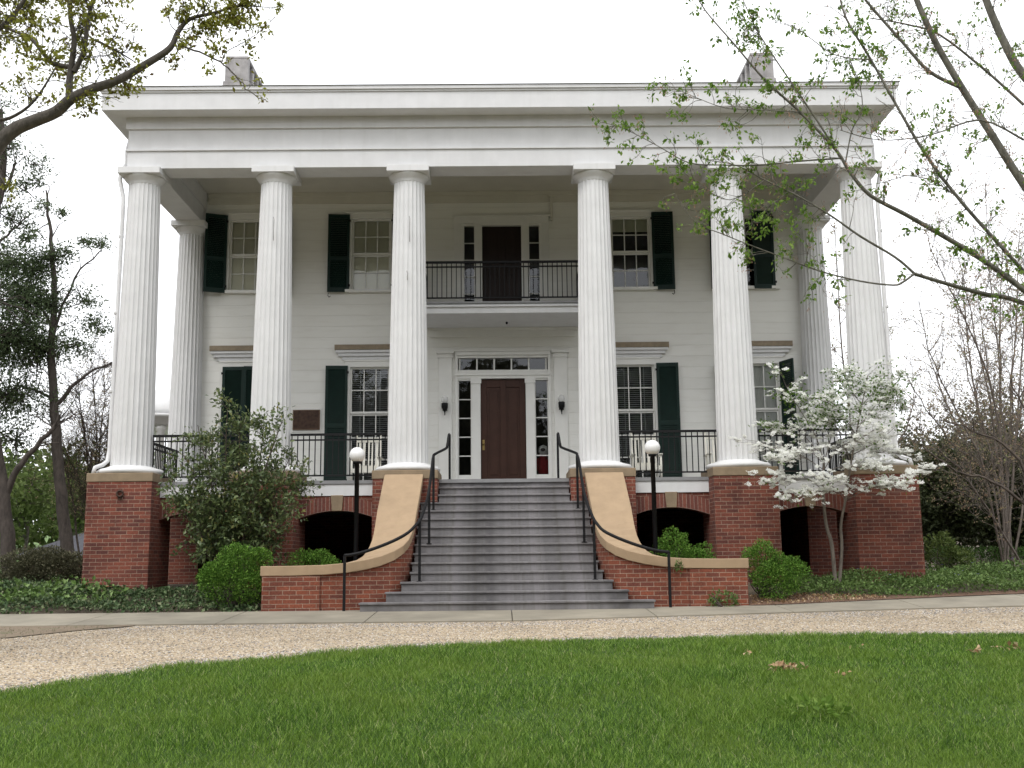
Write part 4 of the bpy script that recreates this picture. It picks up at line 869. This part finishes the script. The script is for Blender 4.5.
# ------------------------------------------------------------------ trees
def oak():
    Y0 = -9.2; b = at(-62, 600, Y0); b[2] = gz(Y0); rt = root('oak_tree', b, 'near oak limb with olive catkins reaching in from the left over the roof corner', 'tree'); t = Tree(51); g = t.rng; a3 = lambda x, y, dy=0: at(x, y, Y0 + dy)
    tr = t.limb([b, a3(-60, 480), a3(-52, 330), a3(-40, 235), a3(-55, 120), a3(-70, -40)], .30, .16); tops = [(tr, .15, 4.5)]
    main = t.limb([a3(-42, 240), a3(-22, 185), a3(-4, 148), a3(14, 130), a3(34, 121), a3(56, 112), a3(71, 99), a3(92, 89), a3(118, 80), a3(148, 63), a3(170, 48), a3(178, 32), a3(190, 19), a3(214, 13), a3(238, 6), a3(262, 7)], .102, .006)
    up = t.limb([a3(69, 100), a3(69, 84), a3(71, 66), a3(74, 40), a3(70, 15), a3(72, -25)], .048, .024)
    up2 = t.limb([a3(74, 72), a3(84, 50), a3(88, 20), a3(98, -20)], .035, .02)
    lf = t.limb([a3(70, 67), a3(52, 63), a3(43, 53), a3(30, 38), a3(8, 28), a3(-12, 12)], .034, .015)
    hang = t.limb([a3(178, 45), a3(200, 52), a3(220, 62), a3(236, 76), a3(250, 92), a3(266, 100)], .014, .005, 4, .008)
    up3 = t.limb([a3(203, 16), a3(204, 5), a3(196, -15)], .015, .008); s1 = t.limb([a3(222, 62), a3(226, 52), a3(240, 44), a3(262, 30), a3(285, 5)], .008, .003)
    s2 = t.limb([a3(95, 40), a3(115, 50), a3(135, 62)], .02, .006); s3 = t.limb([a3(-10, 120, 1), a3(10, 118, 1), a3(35, 100, 1), a3(60, 60, 1)], .03, .01)
    s4 = t.limb([a3(-50, 60, -1), a3(-20, 40, -1), a3(10, 20, -1), a3(30, -10, -1)], .05, .02); s5 = t.limb([a3(-45, 200, .5), a3(-15, 160, .5), a3(5, 185, .4)], .04, .01)
    tops += [(up, .024, 1.6), (up2, .02, 1.4), (up3, .008, .6), (s4, .02, 1.2)]
    for P, r_, L_ in tops: t.onward(P, r_, L_)
    for a_ in ((-1, .3, .6), (-.4, -.9, .7), (-.7, .8, .5)): t.onward(np.array([tr[-8] - np.array(a_), tr[-8], tr[-8]]), .08, 3.2, (0, 0, .3), 16)
    kw = dict(k=5, nch=3, spread=.9, tipmin=.55, wob=.3)
    t.along(main, 44, .42, .008, 1, t0=.40, bias=(0, 0, .1), **kw)
    for P, n in ((up, 26), (up2, 22), (lf, 24), (s2, 10), (s3, 8), (s4, 22), (up3, 6), (s5, 4)): t.along(P, n, .42, .008, 1, t0=.15, bias=(0, 0, .1), **kw)
    t.along(hang, 8, .25, .004, 0, t0=.3, **kw); t.along(s1, 14, .22, .004, 0, t0=.2, **kw); t.along(main, 10, .3, .006, 1, t0=.86, **kw)
    t.wood('trunk', 'bark', rt); C, D = t.tipc(); k = g.random(len(C)) < .42; C = C[k]; C2 = clusters(C, 15, .038, g); q = QM(); q.quads(leaf_quads(C2, .062, g, up=.2, droop=.5, aspect=.5), g.random(len(C2))); q.build('foliage', 'lf_oak', rt)
oak()
def maple():
    Y0 = -8.0; b = at(1185, 640, Y0); b[2] = gz(Y0); rt = root('maple_tree', b, 'near maple branches with fresh drooping leaves reaching in from the right', 'tree'); t = Tree(61); g = t.rng; a3 = lambda x, y, dy=0: at(x, y, Y0 + dy)
    tr = t.limb([b, a3(1183, 560), a3(1180, 420), a3(1178, 300), a3(1168, 150), a3(1160, -30)], .24, .13)
    Cb = t.limb([a3(1180, 430), a3(1100, 352), a3(1024, 290), a3(980, 258), a3(935, 231), a3(905, 214), a3(870, 195), a3(850, 172), a3(836, 150), a3(800, 112), a3(765, 80), a3(735, 45), a3(705, 10), a3(692, -14)], .044, .006)
    C2 = t.limb([a3(838, 153), a3(820, 125), a3(798, 92), a3(776, 60), a3(756, 28), a3(738, -12)], .015, .006)
    A = t.limb([a3(1181, 385), a3(1140, 352, .2), a3(1024, 303, .3), a3(985, 294, .2), a3(955, 286, .1), a3(915, 274)], .042, .024)
    A1 = t.limb([a3(915, 274), a3(895, 257), a3(860, 236), a3(830, 215), a3(800, 197), a3(765, 180), a3(735, 165), a3(705, 160)], .019, .005)
    A2 = t.limb([a3(914, 274), a3(903, 282), a3(893, 285), a3(860, 281), a3(820, 271), a3(785, 258), a3(755, 247), a3(720, 233), a3(695, 222), a3(674, 192)], .016, .004)
    Dd = t.limb([a3(1179, 360), a3(1140, 310, .5), a3(1060, 232, 1), a3(1024, 185, 1), a3(992, 135, 1), a3(962, 88, 1), a3(937, 45, 1), a3(920, 8, 1), a3(910, -18, 1)], .066, .038)
    Ee = t.limb([a3(1178, 310), a3(1140, 240, .8), a3(1080, 140, 1.6), a3(1024, 76, 1.6), a3(1004, 42, 1.6), a3(988, 5, 1.6), a3(980, -20, 1.6)], .072, .05)
    Ff = t.limb([a3(1181, 450), a3(1130, 385, -.4), a3(1050, 300, -.6), a3(1008, 254, -.6), a3(960, 200, -.6), a3(926, 155, -.6), a3(897, 106, -.6), a3(870, 58, -.6), a3(846, 18, -.6), a3(838, -14, -.6)], .030, .012)
    Gg = t.limb([a3(843, 158), a3(800, 161), a3(760, 165), a3(725, 165), a3(690, 163), a3(665, 150), a3(645, 139), a3(622, 128), a3(602, 122)], .013, .003)
    Hh = t.limb([a3(870, 60, -.6), a3(835, 55, -.6), a3(810, 38, -.6), a3(795, 28, -.6), a3(775, 22, -.6)], .010, .004)
    Ii = t.limb([a3(962, 88, 1), a3(930, 72, 1), a3(905, 45, 1), a3(868, 3, 1), a3(858, -12, 1)], .030, .015); Jj = t.limb([a3(1024, 105, 1), a3(985, 70, 1), a3(940, 35, 1), a3(910, 25, 1), a3(870, 18, 1)], .022, .008)
    Kk = t.limb([a3(845, 165), a3(852, 130), a3(862, 110), a3(858, 80), a3(840, 40)], .012, .004); Ll = t.limb([a3(800, 112), a3(760, 110), a3(725, 108), a3(690, 95), a3(655, 80)], .010, .003); Mm = t.limb([a3(765, 180), a3(730, 200), a3(700, 185), a3(675, 165)], .008, .003)
    Nn_ = t.limb([a3(1024, 140, .5), a3(980, 120, .5), a3(930, 135, .5), a3(880, 140, .5), a3(840, 130, .5)], .016, .004); Oo = t.limb([a3(962, 200, -.6), a3(930, 180, -.6), a3(900, 175, -.6), a3(860, 168, -.6)], .010, .003); Pp = t.limb([a3(790, 190), a3(760, 215), a3(745, 235)], .007, .003)
    Jj = t.limb([Ee[8], Jj[0]], .026, .022) if False else Jj
    dr = dict(k=5, nch=3, spread=.85, tipmin=.5, wob=.25)
    TL = [(Cb, 40, .26), (C2, 22, .3), (A1, 30, .28), (A2, 30, .22), (Ff, 26, .2), (Gg, 32, .0), (Hh, 10, .1), (Kk, 14, .1), (Ll, 20, .1), (Mm, 14, .1), (Pp, 8, .1)]
    for P, n, t0 in TL: t.along(P, n, .36, .006, 1, t0=t0, bias=(-.2, 0, .05), **dr)
    left = len(t.tips)
    for P, n, t0 in ((Dd, 60, .15), (Ee, 40, .25), (Ii, 30, .1), (Jj, 28, .1), (Nn_, 30, .1), (Oo, 16, .1), (Ff, 34, .15), (Cb, 22, .08), (A, 24, .08)): t.along(P, n, .5, .007, 1, t0=t0, bias=(-.1, 0, .15), **dr)
    for P, r_, L_ in ((Cb, .007, .8), (C2, .006, .7), (Dd, .042, 2.6), (Ee, .056, 3.0), (Ff, .015, 1.3), (Ii, .015, 1.0), (tr, .12, 4.0)): t.onward(P, r_, L_)
    for a_ in ((1, .2, .6), (.5, -.8, .8), (.6, .9, .5), (.9, -.4, .4)): t.onward(np.array([tr[-10] - np.array(a_), tr[-10], tr[-10]]), .075, 3.4, (0, 0, .3), 18)
    t.wood('trunk', 'bark_maple', rt); C, D = t.tipc(); k1 = g.random(len(C)) < .34; k1[left:] &= g.random(len(C) - left) < .42; CC = C[k1]; q = QM(); C2_ = clusters(CC, 6, .030, g); q.quads(leaf_quads(C2_, .064, g, up=.35, droop=1.1, aspect=.55), g.random(len(C2_))); q.build('foliage', 'lf_maple', rt)
    k2 = g.random(len(C)) < .34; k2[:left] &= g.random(left) < .35; q = QM(); C3 = clusters(C[k2], 5, .03, g) - np.array([0, 0, .04]); q.quads(leaf_quads(C3, .035, g, droop=2, aspect=.35), g.random(len(C3))); q.build('seeds', 'lf_samara', rt)
maple()
def stems_tree(name, label, base, stems, r, seed, mat, leafmat, lper, lsize, keep, ncl, L, cat='tree', group=None, lvl=1, w=.02):
    rt = root(name, base, label, cat, group); t = Tree(seed); g = t.rng
    for pts in stems:
        P = t.limb([np.array(base) + g.normal(size=3) * np.array([.15, .15, 0])] + [np.array(p) for p in pts], r, r * .22, 4, w); t.along(P, ncl, L, r * .28, lvl, t0=.25, bias=(0, 0, .35), k=5, nch=3, spread=.7, tipmin=.5, wob=.18)
    t.wood('trunk', mat, rt); C, D = t.tipc(); C = C[g.random(len(C)) < keep]; C2 = clusters(C, lper, lsize * .8, g); q = QM(); q.quads(leaf_quads(C2, lsize, g, up=.2, aspect=.6), g.random(len(C2))); q.build('foliage', leafmat, rt)
Yb = 4.0; a4 = lambda x, y, dy=0: at(x, y, Yb + dy); bz = lambda x, Y: np.array([at(x, 560, Y)[0], Y, float(gz(Y))])
stems_tree('budding_tree', 'many stemmed reddish budding tree right of the house', bz(1010, Yb), [[a4(1000, 470), a4(985, 380), a4(965, 290), a4(950, 220)], [a4(1005, 460, .5), a4(1000, 370, .8), a4(990, 270, 1), a4(985, 180, 1)], [a4(1015, 450), a4(1022, 350), a4(1030, 240), a4(1035, 160)], [a4(985, 470, -.5), a4(955, 410, -.7), a4(930, 350, -1), a4(918, 300, -1)], [a4(990, 480, .6), a4(950, 440, .8), a4(920, 400, 1), a4(905, 370, 1)], [a4(1000, 430, -.4), a4(975, 340, -.8), a4(940, 270, -1), a4(925, 230, -1)], [a4(1030, 460), a4(1045, 380), a4(1050, 300)], [a4(990, 450, 1.3), a4(970, 380, 1.8), a4(958, 310, 2)], [a4(1008, 470, 2), a4(1012, 390, 2), a4(1010, 320, 2.5)], [a4(975, 490, -1), a4(945, 455, -1.4), a4(915, 425, -1.6)], [a4(1000, 440, 2), a4(985, 350, 2.5), a4(978, 290, 3)]], .032, 71, 'bark_red', 'lf_bud', 2, .05, .50, 36, 1.2, lvl=2)
Yb = 12.0
stems_tree('budding_tree', 'taller budding tree farther back at the right edge', bz(1000, 12), [[a4(985, 450), a4(970, 360), a4(962, 280)], [a4(1000, 440), a4(1000, 340), a4(1002, 240)], [a4(1015, 450), a4(1030, 350), a4(1040, 260)], [a4(975, 470), a4(945, 400), a4(928, 350)], [a4(1010, 430), a4(1015, 330), a4(1020, 230)]], .05, 75, 'bark_red', 'lf_bud', 2, .06, .40, 26, 1.4, lvl=2)
Yb = 1.5
stems_tree('bare_shrub', 'grey bare branched small tree leaning in at the right edge', bz(1060, 1.5), [[a4(1040, 520), a4(1008, 492), a4(985, 478), a4(955, 470), a4(925, 448)], [a4(1040, 500), a4(1010, 450), a4(975, 430), a4(940, 420)], [a4(1050, 480), a4(1030, 420), a4(1010, 380)]], .05, 72, 'bark_bare', 'lf_bud', 1, .04, .15, 12, .7)
Yb = 9.0
stems_tree('budding_tree', 'thin budding tree seen between the right corner columns', bz(868, 9), [[a4(860, 480), a4(845, 380), a4(838, 290), a4(835, 225)], [a4(865, 470), a4(855, 350), a4(850, 260)], [a4(872, 470), a4(880, 390), a4(885, 330)], [a4(880, 480), a4(905, 430), a4(915, 390)]], .045, 73, 'bark_red', 'lf_bud', 3, .06, .5, 20, .9, lvl=2)
Yb = 10.0
stems_tree('bare_shrub', 'many stemmed bare shrub left of the corner column', bz(98, 10), [[a4(90, 480), a4(82, 420), a4(76, 370)], [a4(97, 480), a4(95, 410), a4(92, 350)], [a4(104, 490), a4(108, 430), a4(114, 380)], [a4(108, 480), a4(116, 440), a4(126, 400)], [a4(86, 500), a4(70, 460), a4(56, 430)], [a4(100, 470, 1), a4(104, 400, 1), a4(104, 360, 1)], [a4(94, 490, -.6), a4(86, 440, -.8), a4(80, 390, -1)], [a4(70, 490), a4(60, 450), a4(50, 400)], [a4(110, 500, .5), a4(120, 450, .5), a4(128, 415)]], .035, 74, 'bark_bare', 'lf_bud', 2, .05, .30, 60, 1.1, lvl=2)
def cedar(name, label, base, trunk, r0, r1, limbs, clumps, seed, mat='bark_red'):
    rt = root(name, base, label, 'tree'); t = Tree(seed); g = t.rng; tp = t.limb([base] + trunk, r0, r1, 4, .015)
    for pts, a, b in limbs: P = t.limb(pts, a, b, 4, .02); t.along(P, 6, .9, a * .25, 1, t0=.4, k=4, nch=2)
    t.along(tp, 14, 1.0, .02, 1, t0=.35, k=4, nch=2); t.tips = []; q = QM()
    for c, rad, n in clumps:
        c = np.array(c); k = max(3, int(n / 38)); sub = c + g.normal(size=(k, 3)) * np.array(rad) * .52
        for s_ in sub: P = np.stack([tp[np.argmin(np.abs(tp[:, 2] - (s_[2] - .5)))] * .0 + s_ + (c - s_) * .9, s_ + (c - s_) * .4 + g.normal(size=3) * .08, s_]); t.line(P, [.018, .012, .005])
        C = np.repeat(sub, 52, 0) + g.normal(size=(k * 52, 3)) * np.array([.30, .30, .18]) * (np.mean(rad) / .9) ** .6
        q.quads(leaf_quads(C, .095, g, up=.1, aspect=.4), np.clip(np.repeat(g.random(k), 52) * .6 + g.random(k * 52) * .4, 0, 1))
    t.wood('trunk', mat, rt); q.build('foliage', 'lf_cedar', rt)
Yb = 8.0
c4 = lambda x, y, rx, ry, n, dy=0: (a4(x, y, dy), (rx, rx * .9, ry), n)
cedar('cedar_tree', 'tall cedar with reddish leaning trunk left of the house', bz(76, 8), [a4(69, 560), a4(63, 510), a4(57, 450), a4(54, 400), a4(52, 340), a4(54, 290), a4(52, 250), a4(48, 215), a4(46, 190)], .21, .02,
      [([a4(55, 405), a4(72, 388), a4(90, 372), a4(112, 362)], .07, .02), ([a4(54, 340), a4(62, 305), a4(80, 270), a4(102, 250)], .05, .015), ([a4(54, 400, .5), a4(35, 390, .5), a4(15, 385, .5)], .05, .02), ([a4(53, 330), a4(35, 300), a4(15, 285)], .05, .02), ([a4(46, 240), a4(38, 232), a4(28, 228)], .02, .01)],
      [c4(26, 300, .9, .8, 3400), c4(10, 340, 1.0, 1.0, 4200), c4(38, 350, .7, .8, 2600), c4(8, 395, .9, .8, 2800), c4(8, 265, .8, .6, 1900), c4(40, 270, .5, .4, 900), c4(54, 258, .45, .3, 700), c4(70, 254, .25, .2, 130), c4(98, 243, .3, .2, 230), c4(84, 240, .2, .12, 110), c4(84, 302, .4, .25, 380), c4(96, 325, .3, .35, 420), c4(76, 345, .35, .35, 330), c4(50, 305, .35, .5, 600), c4(47, 208, .16, .25, 60), c4(64, 212, .14, .12, 40), c4(16, 440, .7, .6, 1000)], 81, 'bark_dark')
Yb = 6.0
cedar('evergreen_tree', 'dark evergreen with its trunk at the left edge of the lawn', bz(12, 6), [a4(8, 545), a4(4, 500), a4(-2, 460), a4(-12, 400), a4(-16, 330), a4(-10, 260), a4(-2, 200), a4(4, 160), a4(0, 110)], .20, .08,
      [([a4(3, 497), a4(18, 470), a4(36, 446), a4(56, 424)], .10, .05), ([a4(-2, 205), a4(10, 180), a4(16, 162)], .06, .03), ([a4(-8, 250), a4(12, 230), a4(30, 215)], .04, .015)],
      [c4(-25, 250, .8, .7, 1400), c4(-40, 330, .9, .8, 1500), c4(-15, 120, .6, .5, 700), c4(-35, 180, .7, .5, 900), c4(8, 150, .5, .5, 500), c4(32, 165, .4, .2, 200), c4(26, 190, .4, .3, 300), c4(10, 220, .5, .4, 460), c4(40, 182, .2, .15, 70), c4(22, 235, .2, .12, 80), c4(-5, 300, .9, .9, 900), c4(25, 240, .25, .2, 80)], 82, 'bark_dark')
def far_tree(name, label, x, y, Y, wpx, hpx, mat, n, size, seed, group=None, bark='bark'):
    c = at(x, y, Y); s = np.linalg.norm(at(x + 1, y, Y) - c); b = np.array([c[0], Y, float(gz(Y))]); rt = root(name, b, label, 'tree', group); t = Tree(seed); g = t.rng
    P = t.limb([b, (b + c) / 2 + g.normal(size=3) * .2, c + np.array([0, 0, hpx * s * .2])], .012 * hpx * s + .1, .04); rx, rz = wpx * s / 2, hpx * s / 2; sub = []
    for i in range(16): d = unit(g.normal(size=3)) * np.array([rx, rx, rz]) * g.uniform(.45, 1) ** .5; e = c + d; t.limb([P[int(g.integers(3, len(P)))], c + d * .5, e], .06, .015, 3); sub.append(e)
    sub = np.array(sub + [c]); k = n // len(sub); C = np.repeat(sub, k, 0) + g.normal(size=(k * len(sub), 3)) * np.array([rx, rx, rz]) * .30; C[:, 2] = np.maximum(C[:, 2], gz(C[:, 1]) + .05)
    t.wood('trunk', bark, rt); q = QM(); q.quads(leaf_quads(C, size, g, up=.2, aspect=.6), np.clip(np.repeat(g.random(len(sub)), k) * .5 + g.random(len(C)) * .5, 0, 1)); q.build('crown', mat, rt)
for i, (x, y, Y, w_, h_, mt, n, sz, lb) in enumerate([(25, 495, 46, 70, 70, 'lf_green', 2600, .34, 'light green tree far off between the two left trunks'), (-30, 500, 40, 70, 80, 'lf_green', 2400, .32, 'light green tree far off at the left edge'), (85, 490, 55, 70, 70, 'lf_green', 2600, .38, 'light green tree far off behind the bare shrub'), (60, 505, 64, 60, 50, 'lf_green', 2200, .4, 'pale tree beyond the grey roofed house'), (165, 520, 48, 80, 80, 'lf_brown', 2400, .34, 'dull green tree far off behind the pavilion')]): far_tree('far_tree', lb, x, y, Y, w_, h_, mt, n, sz, 90 + i, 'far trees on the left')
for i, (x, y, Y, w_, h_, mt, n, sz, lb) in enumerate([(945, 500, 7.5, 60, 80, 'lf_holly', 12000, .12, 'dark evergreen next to the right corner of the house'), (995, 498, 9, 80, 95, 'lf_holly', 15000, .13, 'broad dark evergreen behind the low hedge'), (1050, 500, 8, 80, 100, 'lf_holly', 12000, .13, 'dark evergreen at the right edge')]): far_tree('holly_tree', lb, x, y, Y, w_, h_, mt, n, sz, 100 + i, 'dark evergreens right of the house')
for i, (x, y, Y, w_, h_, mt, n, sz, lb) in enumerate([(930, 462, 22, 70, 70, 'lf_brown', 3600, .16, 'brownish budding tree behind the evergreens, nearest the house'), (985, 455, 26, 90, 80, 'lf_brown', 4200, .19, 'brownish budding tree behind the evergreens, in the middle'), (1045, 450, 24, 90, 100, 'lf_brown', 3800, .19, 'brownish budding tree behind the evergreens, at the right edge')]): far_tree('budding_tree', lb, x, y, Y, w_, h_, mt, n, sz, 110 + i, 'brown trees behind the evergreens')
hb = root('hedge', (13, 4.4, float(gz(4.4))), 'low clipped green hedge under the dark evergreens', 'hedge'); g = np.random.default_rng(33); n = 9000
C = np.stack([g.uniform(10.2, 17, n), 4.4 + g.uniform(-.45, .45, n), .42 + .62 * g.random(n) ** .6], 1); q = QM(); q.quads(leaf_quads(C, .05, g, up=.5), g.random(n)); q.build('foliage', 'hedge', hb)
t = Tree(34); [t.limb([(x, 4.4, .40), (x + .1, 4.35, .7), (x + .05, 4.4, .98)], .02, .006) for x in np.arange(10.4, 17, .4)]; t.wood('stems', 'bark_bare', hb)
# small far buildings
fh = root('far_house', (-25.5, 43, float(gz(43))), 'far house with a dark grey roof behind the left trunks', 'house'); m = MB(); m.box(-27.5, -22.0, 40.5, 47, .4, 1.3); m.build('wall', 'brick', fh)
m = MB(); m.prism([(-28.0, 39.9, 1.25), (-21.4, 39.9, 1.25), (-22.6, 43.7, 2.75), (-25.2, 43.7, 2.75)], (0, .01, .12)); m.prism([(-28.0, 47.5, 1.25), (-25.2, 43.72, 2.75), (-22.6, 43.72, 2.75), (-21.4, 47.5, 1.25)], (0, -.01, .12)); m.add([(-28.0, 39.9, 1.3), (-25.2, 43.7, 2.8), (-28.0, 47.5, 1.3), (-21.4, 39.9, 1.3), (-22.6, 43.7, 2.8), (-21.4, 47.5, 1.3)], [(0, 1, 2), (3, 5, 4)]); m.build('roof', 'asphalt_shingle', fh)
px_, py_ = -11.6, 15.5; pv = root('pavilion', (px_, py_, .4), 'white domed garden pavilion glimpsed between the left columns', 'pavilion')
m = MB(); m.lathe(px_, py_, [(1.9, .4), (1.9, .6)], 24); m.build('base', 'trim', pv)
for k in range(6):
    a = k * math.pi / 3 + R(-80); m = MB(); m.lathe(px_ + 1.55 * math.cos(a), py_ + 1.55 * math.sin(a), [(.22, .6), (.22, .7), (.165, .75), (.14, 5.2), (.2, 5.28), (.2, 5.4)], 16); m.build('column', 'white', pv)
m = MB(); m.lathe(px_, py_, [(1.8, 5.4), (1.8, 5.62), (1.95, 5.66), (1.95, 5.76)], 32); m.build('entablature', 'trim', pv)
m = MB(); m.lathe(px_, py_, [(1.85 * math.cos(a), 5.765 + 1.05 * math.sin(a)) for a in np.linspace(0, math.pi / 2 - .01, 12)], 32); m.build('dome', 'trim', pv)
g = np.random.default_rng(5); n = 60000; a = g.uniform(R(150), R(390), n); hh = 21 + 4 * np.sin(a * 9) + 3 * np.sin(a * 23 + 1) + 2 * np.sin(a * 51)
rd = 62 + 9 * g.random(n) + 4 * np.sin(a * 14); C = np.stack([rd * np.cos(a), rd * np.sin(a) + 2, -2.5 + hh * g.random(n) ** .8], 1); q = QM(); q.quads(leaf_quads(C, 1.5, g, up=.2, aspect=.7), g.random(n))
tag(q.build('woods', 'lf_brown'), 'unseen spring woods round the far side of the lawn, added to shade the porch and windows', 'woods', kind='stuff')  # unseen tree ring added to block low sky and darken window reflections
for nm, x0_, x1_, y0_, y1_, h_, n, sz, mt, lb in (('far_wood', -75, -15, 66, 80, 8.5, 15000, .75, 'lf_green', 'hazy green wood beyond the far house on the left'), ('far_wood', 15, 75, 42, 52, 8.0, 15000, .55, 'lf_brown', 'brownish wood far behind the evergreens on the right')):
    x = g.uniform(x0_, x1_, n); hh = h_ * (.8 + .12 * np.sin(x * .9) + .1 * np.sin(x * 2.3 + 1)); y = g.uniform(y0_, y1_, n); C = np.stack([x, y, gz(y) + hh * g.random(n) ** .75], 1); q = QM(); q.quads(leaf_quads(C, sz, g, up=.2, aspect=.7), g.random(n)); tag(q.build(nm, mt), lb, 'woods', kind='stuff')
# fallen leaves on the lawn
def leaf_pile(x, y, n, rad, label):
    g = np.random.default_rng(int(abs(x * 100))); C = np.stack([x + g.normal(size=n) * rad, y + g.normal(size=n) * rad * .5, np.full(n, float(gz(y)) + .062) + g.random(n) * .03], 1); q = QM(); q.quads(leaf_quads(C, .055, g, up=.8, aspect=.7), g.random(n)); tag(q.build('dry_leaves', 'deadleaf'), label, 'leaves', 'dry leaves on the lawn')
for x, y, n, r_, lb in ((2.60, -11.05, 46, .075, 'largest patch of pale dry leaves on the lawn'), (2.45, -10.0, 4, .04, 'dry leaf nearest the drive above the large patch'), (3.7, -9.7, 3, .04, 'single dry leaf right of the large leaf patch'), (4.75, -10.1, 9, .06, 'small brown leaf patch left of the right edge'), (5.3, -9.8, 12, .10, 'brown leaf patch at the right edge of the lawn'), (2.95, -11.5, 6, .05, 'few brown leaves just below the large leaf patch')): leaf_pile(x, y, n, r_, lb)
